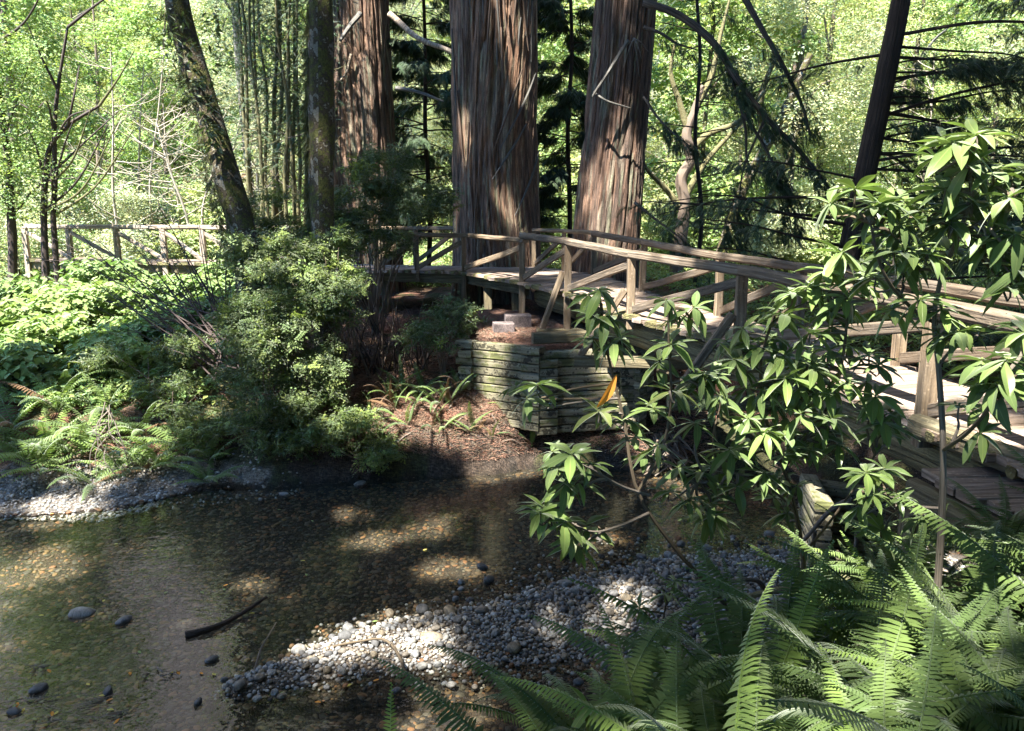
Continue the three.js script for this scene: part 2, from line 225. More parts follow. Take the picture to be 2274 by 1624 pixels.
// ---------------------------------------------------------------- bridge and boardwalk
const dy = z => tab([-30, -21, -18, -14, -11, -5], [3.42, 3.5, 3.47, 3.28, 3.2, 3.15])(z);     // deck level along the walk
const deckP = a => V(a[0], dy(a[1]), a[1]);
function polyAt(P, t) { const L = [0]; for (let i = 1; i < P.length; i++) L.push(L[i - 1] + Math.hypot(P[i][0] - P[i - 1][0], P[i][1] - P[i - 1][1])); const s = t * L[L.length - 1]; for (let i = 1; i < P.length; i++) if (s <= L[i] + 1e-6) { const f = (s - L[i - 1]) / (L[i] - L[i - 1]); return [lerp(P[i - 1][0], P[i][0], f), lerp(P[i - 1][1], P[i][1], f)]; } return P[P.length - 1]; }
const polyLen = P => P.slice(1).reduce((s, p, i) => s + Math.hypot(p[0] - P[i][0], p[1] - P[i][1]), 0);
function deck(parent, N, F, pw, seed) {
  const r = RNG(seed), n = Math.round(Math.max(polyLen(N), polyLen(F)) / pw);
  for (let k = 0; k < n; k++) {
    const t = (k + 0.5) / n, a = deckP(polyAt(N, t)), b = deckP(polyAt(F, t)), d = b.clone().sub(a).normalize();
    a.addScaledVector(d, -0.05 - 0.13 * r()); b.addScaledVector(d, 0.05 + 0.1 * r()); const j = (r() - 0.5) * 0.012; a.y += j - 0.035; b.y += j - 0.035;
    beam('plank', parent, a, b, pw * (0.94 + 0.04 * r()), 0.07, M.plank[Math.floor(r() * 4)], 0.8, 0.008);
    if (r() < 0.55) { const q = a.clone().addScaledVector(d, 0.1 + 0.06 * r()); q.y += 0.006; a.addScaledVector(d, -0.012); beam('moss_tuft', parent, a, q, pw * (0.5 + 0.45 * r()), 0.085, M.plankMoss, 2, 0.02); }
  }
}
function railing(parent, P, o) {                                     // posts on the edge P, one rail, braces in the bays
  const { h = 0.97, down = () => 0.2, post = 0.13, rail = [0.15, 0.12], brace = 1, m = M.rail, mp = m, skip = [] } = o;
  for (let i = 0; i < P.length; i++) {
    const b = deckP(P[i]), dn = down(i, b);
    if (!skip.includes(i)) beam('post', parent, V(b.x, b.y - dn, b.z), V(b.x, b.y + h - rail[1] / 2, b.z), post, post, mp);
    if (!i) continue;
    const a = deckP(P[i - 1]), u = V(0, h, 0), dir = b.clone().sub(a).normalize();
    beam('rail', parent, a.clone().add(u).addScaledVector(dir, i > 1 ? 0 : -0.15), b.clone().add(u), rail[0], rail[1], m, 0.7, 0.03);
    if (brace) { const [lo, hi] = brace > 0 ? [b, a] : [a, b]; beam('brace', parent, lo.clone().addScaledVector(hi.clone().sub(lo).normalize(), 0.08).add(V(0, 0.1, 0)), hi.clone().addScaledVector(lo.clone().sub(hi).normalize(), 0.07).add(V(0, h - 0.17, 0)), 0.06, 0.13, m, 1); }
  }
}
const NB = [[3.95, -4.6], [3.71, -6.96], [3.14, -10.9], [2.04, -13.65], [1.13, -16.3], [0.23, -17.96]], FB = [[5.3, -4.6], [4.85, -7.9], [4.45, -10.9], [3.51, -13.52], [2.69, -16.43], [1.99, -19.6]];
const bridge = thing('log_bridge', 'long weathered timber footbridge on log stringers crossing the stream', 'bridge', V(3, 0, -11));
deck(bridge, NB, FB, 0.21, 7);
railing(bridge, NB, { h: 1.02, rail: [0.16, 0.14], post: 0.14, m: M.railGrey, mp: M.rail, down: i => i > 3 ? 0.85 : 0.25 });
railing(bridge, [[5.0, -6.2], [4.62, -9.4], [4.2, -11.6], [3.51, -13.52], [2.69, -16.43], [1.99, -19.6]], { h: 1.0, rail: [0.14, 0.125], post: 0.13, m: M.railGrey, mp: M.rail });
for (const off of [0.28, 0.78]) {                                    // stringer logs under the deck
  const P = []; for (let k = 0; k <= 6; k++) { const t = 0.06 + 0.93 * k / 6, a = polyAt(NB, t), b = polyAt(FB, t); P.push(local(bridge, V(lerp(a[0], b[0], off), dy(a[1]) - 0.36, lerp(a[1], b[1], off)))); }
  part('stringer_log', tube(P, [0.26, 0.25, 0.29], 20, 0.22, off * 9, 40), M.log, bridge);
}
beam('kerb_log', bridge, V(3.62, 3.12, -6.9), V(4.1, 3.1, -4.9), 0.16, 0.2, M.beam, 1.5, 0.04);
[[2, 0.95], [3, 0.95], [4, 0.62]].forEach(([i, out]) => {  // outriggers: cross beam and slanting brace to the post
  const b = deckP(NB[i]), f = deckP(FB[i]), n = V(b.x - f.x, 0, b.z - f.z).normalize(), e = b.clone().addScaledVector(n, out).add(V(0, -0.84, 0));
  beam('outrigger_beam', bridge, f.clone().addScaledVector(n, 0.2).add(V(0, -0.84, 0)), e, 0.16, 0.2, M.beam, 1.2, 0.02);
  beam('outrigger_brace', bridge, e.clone().addScaledVector(n, -0.1).add(V(0, 0.1, 0)), b.clone().addScaledVector(n, 0.1).add(V(0, 0.42, 0)), 0.12, 0.12, M.rail, 1.2, 0.02);
});
const walk = thing('boardwalk', 'raised weathered plank boardwalk winding between the redwood trunks', 'boardwalk', V(-3, 0, -22));
const NW = [[0.23, -17.96], [-1.24, -20.59], [-2.51, -21.08], [-3.58, -21.2], [-6.2, -22.9], [-7.9, -23.8], [-9.4, -24.5], [-10.8, -25], [-12.6, -25.7], [-14.5, -26.4], [-16.3, -27]];
const FW = [[1.99, -19.6], [0.7, -22.3], [-1.6, -22.9], [-4.2, -23.6], [-6.8, -24.9], [-8.6, -25.9], [-10, -26.5], [-11.3, -27], [-13.2, -27.7], [-15, -28.4], [-16.9, -29]];
deck(walk, NW, FW, 0.22, 12);
railing(walk, NW.slice(0, 5), { h: 0.92, rail: [0.14, 0.11], post: 0.12, down: i => [0.85, 0.85, 0.3, 0.9, 0.9][i] });
railing(walk, NW.slice(4), { h: 1.08, rail: [0.15, 0.14], post: 0.16, m: M.pale, brace: -1, down: (i, b) => b.y - ground(b.x, b.z) + 0.2 });
railing(walk, [[1.99, -19.6], [1.35, -20.9], [0.62, -22.6]], { h: 1.02, rail: [0.13, 0.1], post: 0.12 });
railing(walk, [[-1.7, -23.9], [-2.9, -24.1], [-4.2, -23.9]], { h: 1.05, rail: [0.13, 0.12], post: 0.13 });
for (const off of [0.06, 0.5, 0.92]) for (let i = 1; i < NW.length; i++) {
  const q = k => { const a = NW[k], b = FW[k]; return V(lerp(a[0], b[0], off), dy(a[1]) - 0.2, lerp(a[1], b[1], off)); };
  beam('joist', walk, q(i - 1), q(i), 0.12, 0.24, M.beam);
}
for (const [x, z] of [[-1.3, -20.9], [0.1, -18.7], [-3.4, -21.5], [-0.6, -19.8], [0.9, -19.2]]) beam('pile', walk, V(x, ground(x, z) - 0.2, z), V(x, dy(z) - 0.33, z), 0.2, 0.2, M.beam);

// ---------------------------------------------------------------- crib abutment of stacked timbers
const crib = thing('crib_wall', 'mossy grey timber crib abutment of stacked notched beams under the bridge', 'retaining wall', V(0.6, 0, -15.6));
{
  const c1 = [-0.9, -16.1], c2 = [0.45, -15.35], c3 = [2.35, -15.75], c4 = [3.0, -16.8], ch = 0.168, r = RNG(3);
  const corner = (c, dirs, y, k) => { const d = dirs[k % 2]; const p = V(c[0], y, c[1]); beam('notched_block', crib, p.clone().addScaledVector(d, -0.18), p.clone().addScaledVector(d, 0.22), 0.27, ch * 0.9, M.crib[Math.floor(r() * 3)], 0.6, 0.02); };
  const wall = (a, b, y0, n, sh) => { const A = V(a[0], 0, a[1]), B = V(b[0], 0, b[1]), d = B.clone().sub(A).normalize(); for (let k = 0; k < n; k++) { const y = y0 + (k + sh) * ch; beam('crib_timber', crib, A.clone().addScaledVector(d, 0.1).setY(y), B.clone().addScaledVector(d, -0.1).setY(y), 0.2, ch * 0.85, M.crib[Math.floor(r() * 3)], 0.2, 0.008); } };
  wall(c1, c2, 0.75, 10, 0.5); wall(c2, c3, 0.75, 10, 0); wall(c3, c4, 0.75, 9, 0.5);
  const dir = (a, b) => V(b[0] - a[0], 0, b[1] - a[1]).normalize();
  for (let k = 0; k < 10; k++) {
    const y = 0.75 + k * ch;
    corner(c1, [dir(c2, c1), V(-0.3, 0, 0.95).normalize()], y + ch / 2, k + 1);
    const o = dir(c1, c2).addScaledVector(dir(c3, c2), 1).normalize();
    corner([c2[0] - 0.06, c2[1] + 0.02], [dir(c1, c2), dir(c1, c2)], y + ch * 0.5, 0); if (k < 9) corner([c2[0] + 0.24, c2[1] + 0.03], [dir(c3, c2), dir(c3, c2)], y, 0);
    if (k < 9) { corner([c3[0] - 0.02, c3[1] + 0.05], [dir(c2, c3), o], y + ch / 2, 0); corner([c3[0] + 0.2, c3[1] - 0.03], [dir(c4, c3), o], y, 0); }
  }
  beam('sill_timber', crib, V(0.4, 2.58, -15.4), V(2.3, 2.6, -15.8), 0.2, 0.22, M.beam, 1.5, 0.03);
  const g = new THREE.BufferGeometry(), pos = [], uv = [], idx = [], n = 26;      // needle-covered fill
  for (let j = 0; j <= n; j++) for (let i = 0; i <= n; i++) { const t = i / n, s = j / n, x = t < 0.42 ? lerp(c1[0], c2[0], t / 0.42) : lerp(c2[0], c3[0], (t - 0.42) / 0.58), z = (t < 0.42 ? lerp(c1[1], c2[1], t / 0.42) : lerp(c2[1], c3[1], (t - 0.42) / 0.58)) - 0.1 - 3 * s, y = 2.32 + 0.16 * sst(0, 0.25, s) + 0.25 * s + (fbm(x * 3, z * 3, 2, 3) - 0.5) * 0.12; pos.push(x - 0.6, y, z + 15.6); uv.push(x, z); }
  for (let j = 0; j < n; j++) for (let i = 0; i < n; i++) { const a = j * (n + 1) + i; idx.push(a, a + 1, a + n + 1, a + 1, a + n + 2, a + n + 1); }
  g.setAttribute('position', new THREE.Float32BufferAttribute(pos, 3)); g.setAttribute('uv', new THREE.Float32BufferAttribute(uv, 2)); g.setIndex(idx); g.computeVertexNormals();
  part('soil_fill', g, M.soil, crib);
}
const nearCrib = thing('crib_wall', 'small pale timber crib footing low under the bridge by the gravel bar', 'retaining wall', V(4.2, 0, -9.4));
{ const r = RNG(8); for (let k = 0; k < 9; k++) { const y = 0.1 + k * 0.17; beam('crib_timber', nearCrib, V(3.95 + (k % 2 ? 0.06 : 0), y, -10.0), V(4.75, y, -9.6), 0.22, 0.15, M.crib[Math.floor(r() * 3)], 1.2, 0.02); beam('crib_timber', nearCrib, V(3.92, y + 0.085, -10.05), V(3.72, y + 0.085, -9.0), 0.22, 0.13, M.crib[2], 1.2, 0.02); } }
for (const [a, b, s] of [[atY(1118, 722, 2.62), 0, 'long'], [atY(1152, 716, 2.68), 1, 'square']]) {
  const o = shade(new THREE.Mesh(beamGeo(b ? 0.55 : 0.42, 0.34, 0.3, 90 + b, 1, 0.02), M.block)); o.name = numbered('concrete_block'); o.position.set(a.x, b ? 2.70 : 2.60, b ? -16.9 : -16.45); o.position.x = b ? 0.12 : -0.18; o.rotation.y = 0.12; scene.add(o);
  tag(o, b ? 'longer grey block behind, needles on top, on the crib fill' : 'short front grey block on the red needle fill of the crib', 'block');
}
// landing on the near bank where the bridge comes ashore
{
  const land = thing('plank_landing', 'low sunlit reddish plank landing beside the bridge end, above ferns', 'landing', V(3.6, 0, -5.4)), r = RNG(4);
  for (let k = 0; k < 9; k++) { const z = -6.15 + k * 0.24, x0 = 3.25 + 0.14 * k * 0.3; beam('plank', land, V(x0 + 0.08 * r(), 2.93 + 0.008 * r(), z + 0.1), V(x0 + 1.15, 2.93, z), 0.23, 0.07, M.plank[Math.floor(r() * 3)], 1, 0.01); }
  beam('edge_timber', land, V(3.27, 2.78, -6.2), V(3.6, 2.78, -4.1), 0.12, 0.2, M.beam, 1.5, 0.03);
  beam('support_post', land, V(3.15, 1.2, -5.9), V(3.15, 2.7, -5.9), 0.16, 0.16, M.beam); beam('support_post', land, V(3.4, 1.9, -4.5), V(3.4, 2.7, -4.5), 0.16, 0.16, M.beam);
}
console.log('bridge done');

// ---------------------------------------------------------------- redwoods: furrowed, flared, twisted trunks
function redwood(o) {
  const { name, label, base, top, r0, r1, flare, twist, seed, rows = 190, cols = 260, seen = 15, height = 42, tint, crown } = o;
  const root = thing(name, label, 'tree', base), pos = [], uv = [], col = [], idx = [], y1 = seen - base.y;
  const ys = []; for (let i = 0; i <= rows; i++) ys.push(i / rows * y1); for (let i = 1; i <= 14; i++) ys.push(y1 + (height - y1) * i / 14);
  const ax = (y) => { const t = y / y1; return [(top.x - base.x) * t, (top.z - base.z) * t]; };
  ys.forEach(y => {
    const [cx, cz] = ax(Math.min(y, y1 * 1.4)), k = clamp(y / y1), R = y > y1 ? r1 * (1 - 0.75 * (y - y1) / (height - y1)) : lerp(r0, r1, k);
    for (let j = 0; j <= cols; j++) {
      const a = j / cols * 2 * Math.PI, tw = a + twist(a, y), c = Math.cos(tw), s = Math.sin(tw);
      const lobes = (fbm(c * 1.6 + seed, s * 1.6, y * 0.05 + seed, 2) - 0.5) * 2, F = flare * Math.exp(-Math.max(0, y) / 1.2);
      // furrows: noise stretched along the stem
      const n1 = vnoise(c * R * 5 + 40, s * R * 5 + seed, y * 0.35), n2 = vnoise(c * R * 12 + 80, s * R * 12 + seed, y * 0.8 + 9), n3 = vnoise(c * R * 30, s * R * 30 + seed, y * 2.5);
      const ridge = 1 - Math.abs(2 * n1 - 1), fib = 1 - Math.abs(2 * n2 - 1);
      const r = R * (1 + 0.13 * lobes * (0.6 + 0.8 * Math.exp(-y / 2.5))) + F * R * (0.5 + 0.9 * Math.abs(lobes)) - 0.11 * Math.pow(1 - ridge, 0.7) * 0.5 - 0.05 * (1 - fib) + 0.02 * n3 - 0.12 * Math.pow(ridge, 6) - 0.055 * Math.pow(fib, 5);
      pos.push(cx + Math.cos(a) * r, y, cz + Math.sin(a) * r); uv.push(tw * Math.max(1, Math.round(R)), y);
      const m = fbm(c * R * 7 + 3, s * R * 7 + seed, y * 0.5, 3), l = vnoise(c * R * 16 + 31, s * R * 16, y * 0.9 + seed), g = fbm(c * 2 + 11, s * 2, y * 0.4 + seed, 3);
      let q = m > 0.55 ? [0.27, 0.165, 0.11] : m > 0.47 ? [0.215, 0.13, 0.09] : [0.17, 0.115, 0.085];       // red-brown fibre
      if (l > 0.58 && g > 0.42) q = [0.28, 0.225, 0.165]; if (l > 0.74 && g < 0.6) q = [0.26, 0.25, 0.17];    // weathered grey and lichen strips
      q = tint(q); const kk = 1.7 * (0.85 + 0.3 * n3); col.push(q[0] * kk, q[1] * kk, q[2] * kk);
    }
  });
  const w = cols + 1; for (let i = 0; i < ys.length - 1; i++) for (let j = 0; j < cols; j++) { const p = i * w + j; idx.push(p, p + w, p + 1, p + 1, p + w, p + w + 1); }
  const g = new THREE.BufferGeometry(); g.setAttribute('position', new THREE.Float32BufferAttribute(pos, 3)); g.setAttribute('uv', new THREE.Float32BufferAttribute(uv, 2)); g.setAttribute('color', new THREE.Float32BufferAttribute(col, 3)); g.setIndex(idx); g.computeVertexNormals();
  part('trunk', g, M.bark, root);
  return root;
}
const id = q => q;
const mid = redwood({ name: 'redwood_tree', label: 'widest redwood trunk in the middle, with twisted furrowed grey-brown bark', base: V(-0.45, 2.3, -23.7), top: V(-0.55, 15, -23.8), r0: 1.32, r1: 1.24, flare: 0.2, seed: 3, twist: (a, y) => { const front = Math.max(0, Math.cos(a - 1.1)); return -0.30 * front * Math.exp(-((y - 4.0) ** 2) / 8); }, tint: q => [q[0] * 1.12, q[1] * 1.04, q[2] * .94] });
const left = redwood({ name: 'redwood_tree', label: 'reddish sun-dappled redwood trunk behind the mossy alder', base: V(-4.6, 2.4, -25.6), top: V(-4.75, 15, -25.6), r0: 1.12, r1: 1.0, flare: 0.15, seed: 11, twist: (a, y) => 0.12 * Math.sin(y * 0.5), tint: q => [q[0] * 1.04, q[1] * 1.04, q[2] * 1.0] });
const right = redwood({ name: 'redwood_tree', label: 'slimmer redwood trunk leaning slightly, with knots, beside the far railing', base: V(2.38, 2.3, -21.2), top: V(3.0, 13, -21.2), r0: 0.94, r1: 0.74, flare: 0.06, seed: 23, seen: 13, twist: (a, y) => 0.03 * y, tint: q => [q[0] * 0.88, q[1] * 0.86, q[2] * 0.84] });
// loose bark strips on the middle trunk
{
  const r = RNG(61);
  for (let k = 0; k < 24; k++) { const a = 0.35 + 2.5 * r(), y = 1.6 + 8 * r(), L = 0.7 + 1.6 * r(), R = 1.26, lean = (r() - 0.5) * 0.16 + (y < 5.5 && a < 1.6 ? 0.26 : 0), P = []; for (let i = 0; i <= 4; i++) { const t = i / 4 - 0.5, b = a + t * L * -lean / R * 2, rr = R + 0.01 + 0.05 * Math.abs(t) * r(); P.push(V(Math.cos(b) * rr, y + t * L, Math.sin(b) * rr)); } const g = tube(P, [0.012, 0.03, 0.034, 0.02], 5, 0, 0, 7); part('bark_strip', g, r() < 0.5 ? M.greyBark : M.stripRed ??= mat([0.3, 0.2, 0.14], { map: barkT }), mid.children[0]); }
}
function branch(root, pts, r0, r1, m, name = 'branch', seg = 7) { return part(name, tube(pts.map(p => local(root, p)), [r0, lerp(r0, r1, 0.5), r1], seg, 0.25, pts[0].x * 7 + pts[0].y, pts.length * 7), m, name.startsWith('dead') ? root.children[0] : root); }
const px = (z, ...uv) => uv.map(([u, v, dz = 0]) => atZ(u, v, z + dz));
branch(left, px(-25, [865, 30, .4], [930, 85, .8], [1010, 120, 1.2], [1060, 175, 1.4]), 0.09, 0.05, M.pale, 'dead_limb');
branch(left, px(-25, [880, 195, .4], [930, 205, .8], [985, 225, 1]), 0.06, 0.03, M.greyBark, 'dead_limb');
branch(left, px(-25, [800, 30, .8], [775, 60, 1.1], [755, 90, 1.3]), 0.08, 0.05, M.greyBark, 'dead_limb');
branch(left, px(-24.5, [780, 120], [770, 160], [755, 180]), 0.05, 0.03, M.pale, 'dead_limb');
branch(right, px(-20.4, [1395, 90, .5], [1370, 130, .6], [1345, 170, .6], [1315, 215, .5]), 0.05, 0.03, M.greyBark, 'dead_limb');
branch(right, px(-20.2, [1318, 205, .2], [1350, 225, .4], [1400, 240, .3]), 0.03, 0.015, M.greyBark, 'dead_limb');
for (const [u, v] of [[1385, 150], [1425, 130], [1420, 170], [1440, 115]]) branch(right, px(-20.2, [1408, 85, .3], [lerp(1408, u, .5), lerp(85, v, .5) - 6, .4], [u, v, .4]), 0.02, 0.008, M.twigPale, 'dead_twig');

// ---------------------------------------------------------------- mossy alders in the middle ground
function alder(name, label, pts, radii, m, opts = {}) {
  const base = pts[0].clone(); base.y = ground(base.x, base.z); pts[0].y = base.y - 0.1;
  const root = thing(name, label, 'tree', base, opts.group);
  part('trunk', tube(pts.map(p => local(root, p)), radii, opts.seg ?? 28, opts.amp ?? 0.2, base.x * 3, opts.steps ?? 70), m, root); return root;
}
const lean = alder('mossy_tree', 'dark mossy trunk leaning left, rising from behind the huckleberry bush', [...px(-17.5, [556, 640], [545, 540], [505, 400], [462, 250], [425, 130], [395, 20], [380, -120], [360, -330])], [0.32, 0.29, 0.28, 0.26, 0.25, 0.24, 0.22], M.mossBark);
const alderT = alder('mossy_tree', 'upright mossy pale-patched alder trunk beside the left redwood', [...px(-17, [722, 660], [718, 560], [713, 400], [714, 250], [712, 120], [712, 0], [714, -160], [716, -380]), V(-4.2, 14, -17)], [0.3, 0.26, 0.25, 0.27, 0.25, 0.24, 0.22, 0.2], M.mossBark);
const mossFuzz = (root, pts, n, rad, seed) => { const r = RNG(seed), it = [], c = new THREE.CatmullRomCurve3(pts); for (let k = 0; k < n; k++) { const p = c.getPoint(r()), a = r() * 6.28; it.push({ p: local(root, p.clone().add(V(Math.cos(a) * rad, 0, Math.sin(a) * rad))), q: eul((r() - .5) * 2, r() * 6.28, -1 - r()), s: 0.1 + 0.14 * r(), c: tone(r, .5) }); } instances('moss', G.con[0], M.mossHang, it, root); };
mossFuzz(alderT, px(-17, [692, 620], [688, 300], [692, -10]), 1500, 0.07, 5);
mossFuzz(lean, px(-17.5, [520, 560], [470, 330], [388, 20]), 800, 0.24, 6);
// vine leaves on the leaning trunk
{ const r = RNG(91), it = []; for (let k = 0; k < 90; k++) { const t = r(), p = atZ(lerp(395, 480, t) + (r() - .5) * 190 * (1 - t), lerp(-20, 330, t) + (r() - .5) * 60, -17.1 + r() * 0.5); it.push({ p: local(lean, p), q: eul((r() - .5), r() * 6.28, (r() - .5)), s: 0.8 + 0.5 * r() }); } instances('vine_leaves', sprayBroad(8, 3, 0.12, 0.2, 0.07), M.huck[0], it, lean); }
// thicket of thin mossy stems left of the alder
for (let k = 0; k < 17; k++) {
  const r = RNG(200 + k), u = 545 + 140 * (k + r()) / 17, z = -22.6 - 2.5 * r(), b = atZ(u, 470, z), t = atZ(u + (u - 620) * 0.45 + (r() - .5) * 50, -40 - 100 * r(), z); b.y = ground(b.x, b.z) - 0.05;
  const root = thing('mossy_sapling', 'thin moss-covered upright stem in the dense thicket behind the leaning trunk', 'sapling', V(b.x, b.y, b.z), 'mossy stems of the thicket');
  const P = [0, .2, .4, .6, .8, 1].map(s => b.clone().lerp(t, s).add(V((r() - .5) * .25, 0, (r() - .5) * .25))); P[0].copy(b);
  part('stem', tube(P.map(p => local(root, p)), [0.075, 0.05, 0.03], 7, 0.3, k, 26), M.mossStem, root);
  for (let j = 0; j < 11; j++) { const s = P[1 + (j % 4)].clone().lerp(P[2 + (j % 4)], r()), e = s.clone().add(V((r() - .4) * 2, -.1 + 1.2 * r(), (r() - .3) * 1)); part('twig', tube([s, s.clone().lerp(e, .5).add(V(0, -.12, 0)), e].map(p => local(root, p)), [0.018, 0.007], 4, 0, j, 8), r() < .6 ? M.mossStem : M.twigPale, root); }
  const it = []; for (let j = 0; j < 260; j++) { const s = r(), p = b.clone().lerp(t, 0.45 + 0.6 * s).add(V((r() - .5) * 1.5, (r() - .5) * .8, (r() - .5) * 1.5)); it.push({ p: local(root, p), q: eul((r() - .5), r() * 6.28, .3 - r()), s: 0.12 + 0.16 * r(), c: tone(r, .6) }); }
  instances('foliage', G.con[0], M.conifer[1], it, root);
}
// ---------------------------------------------------------------- conifers: trunk, boughs, drooping sprays
function bough(root, a, b, r0, items, r, n, s, sag = 0.25, m = M.darkBark) {
  const d = b.clone().sub(a), L = d.length(), k1 = (r() - .35) * sag * .3, k2 = (r() - .5) * sag * .3, P = [a, a.clone().lerp(b, .35).add(V(0, k1 * L, (r() - .5) * .12 * L)), a.clone().lerp(b, .7).add(V(0, k2 * L, (r() - .5) * .15 * L)), b.clone().add(V(0, -sag * L * .3 * r(), 0))];
  part('bough', tube(P.map(p => local(root, p)), [r0, r0 * .6, r0 * .2], 5, 0.15, a.y, 12), m, root);
  const c = new THREE.CatmullRomCurve3(P), az = Math.atan2(-d.z, d.x);
  for (let k = 0; k < n; k++) { const t = 0.12 + 0.88 * Math.sqrt(r()), p = c.getPoint(t); items.push({ p: local(root, p.add(V((r() - .5) * .45 * L * t, -.14 * r(), (r() - .5) * .45 * L * t))), q: eul((r() - .5) * .8, az + (r() < .5 ? -1 : 1) * (.2 + 1.1 * r()), -.1 - .8 * r()), s: s * (.6 + .7 * r()), c: tone(r, .5) }); }
}
function conifer({ name = 'conifer_tree', label, base, top, r0, r1, group, boughs, m = M.darkBark, fm = 0, seed }) {
  const r = RNG(seed), b = base.clone(); b.y = ground(b.x, b.z) - 0.1; const root = thing(name, label, 'tree', b, group), items = [];
  const wv = name === 'conifer_tree' && r0 < .26 ? .35 : 0; part('trunk', tube([b, b.clone().lerp(top, .2).add(V((r() - .5) * wv, 0, 0)), b.clone().lerp(top, .4).add(V((r() - .5) * wv, 0, 0)), b.clone().lerp(top, .6).add(V((r() - .5) * wv, 0, 0)), b.clone().lerp(top, .8).add(V((r() - .5) * wv, 0, 0)), top].map(p => local(root, p)), [r0, lerp(r0, r1, .5), r1], 18, 0.1, seed, 40), m, root);
  for (const [f, az, L, el, n, s] of boughs(r)) { const a = b.clone().lerp(top, f), e = a.clone().add(V(Math.cos(az) * L, L * el, -Math.sin(az) * L)); bough(root, a, e, 0.008 + 0.008 * L, items, r, n, s); }
  if (items.length) instances('foliage', G.con[seed % 2], M.conifer[fm], items, root); return root;
}
const whorls = (n, f0, f1, L0, L1, per, s, el = 0.05) => r => { const o = []; for (let k = 0; k < n; k++) { const t = k / n; o.push([lerp(f0, f1, t) + (r() - .5) * .05, r() * 6.28, lerp(L0, L1, t) * (.7 + .5 * r()), el + (r() - .6) * .5, per, s]); } return o; };
const fir = conifer({ label: 'dark leaning conifer trunk with bare horizontal boughs, right of the bridge', base: atZ(1858, 570, -18), top: atZ(2058, -270, -18), r0: 0.27, r1: 0.17, seed: 31, boughs: r => { const o = []; for (let k = 0; k < 40; k++) { const f = 0.14 + 0.55 * (k + r()) / 40; o.push([f, (r() < .75 ? (r() - .5) * 1.6 : Math.PI + (r() - .5) * 1.4), 1.6 + 3.2 * r(), (r() - .5) * .45, f > .3 ? 80 : 36, .3]); } return o; } });
conifer({ label: 'young dark hemlock filling the gap between the left and middle redwoods', base: V(-2.9, 0, -27.5), top: V(-2.9, 15, -27.8), r0: 0.09, r1: 0.04, seed: 41, boughs: whorls(84, .16, .98, 2.8, 1.6, 120, .38) });
conifer({ label: 'dark hemlock behind, between the middle and right redwoods', base: V(1.9, 0, -26.5), top: V(1.7, 15, -27), r0: 0.09, r1: 0.04, seed: 42, boughs: whorls(80, .2, .98, 2.2, 1.5, 110, .38) });
conifer({ label: 'slender hemlock with drooping boughs just right of the leaning redwood', base: V(5.6, 0, -24.5), top: V(5.5, 14, -25), r0: 0.07, r1: 0.04, seed: 43, boughs: whorls(34, .1, .95, 2.2, 1.4, 14, .28) });
conifer({ label: 'dark conifer at the edge of the view behind the rhododendrons', base: V(15, 0, -20), top: V(14.5, 16, -20.5), r0: 0.25, r1: 0.1, seed: 44, boughs: whorls(70, .12, .98, 4.2, 2.4, 90, .36) });
conifer({ label: 'shaded conifer beyond the right end of the bridge railing', base: V(11.2, 0, -14.5), top: V(11.6, 12, -14.7), r0: 0.16, r1: 0.07, seed: 45, boughs: whorls(52, .02, .98, 2.8, 1.8, 110, .28) });
// long sweeping limbs of the right redwood
{
  const items = [], r = RNG(77);
  const limb = (pts, r0, n) => { const P = px(-20, ...pts); part('limb', tube(P.map(p => local(right, p)), [r0, r0 * .7, r0 * .35], 7, .2, r0 * 90, 34), M.greyBarkDark ??= mat([0.2, 0.165, 0.13], { map: barkT }), right); const c = new THREE.CatmullRomCurve3(P); for (let k = 0; k < n * 1.2; k++) { const p = c.getPoint(.35 + .65 * r()); items.push({ p: local(right, p.add(V((r() - .5) * .5, -.1 * r(), (r() - .5) * .5))), q: eul((r() - .5) * .6, -.4 + (r() - .5) * 2.4, -.4 - .8 * r()), s: .22 + .25 * r(), c: tone(r, .5) }); } };
  limb([[1430, 5], [1500, 30, .3], [1580, 90, .6], [1640, 180, .9], [1700, 260, 1.1], [1780, 340, 1.2], [1850, 430, 1.3]], 0.1, 150);
  limb([[1580, 92, .6], [1600, 110, .6], [1630, 190, .7], [1655, 280, .8], [1665, 370, .8], [1720, 390, .8]], 0.055, 24);
  limb([[1430, 60], [1470, 75, .2], [1500, 95, .3], [1545, 110, .5]], 0.05, 20);
  limb([[1640, -30, .5], [1690, 60, .9], [1730, 130, 1], [1780, 230, 1.2], [1800, 300, 1.2]], 0.08, 60);
  limb([[1430, 215, .2], [1460, 260, .5], [1500, 300, .9], [1540, 330, 1]], 0.035, 60);
  limb([[1410, 450, .3], [1460, 490, .8], [1500, 520, 1.2], [1530, 545, 1.4]], 0.04, 40);
  limb([[1650, 250, .9], [1700, 330, 1], [1740, 420, 1.1], [1760, 520, 1.2]], 0.04, 130);
  limb([[1700, 260, 1.1], [1650, 380, 1.1], [1640, 470, 1.1], [1630, 540, 1.1]], 0.03, 110);
  instances('foliage', G.con[1], M.conifer[0], items, right);
}
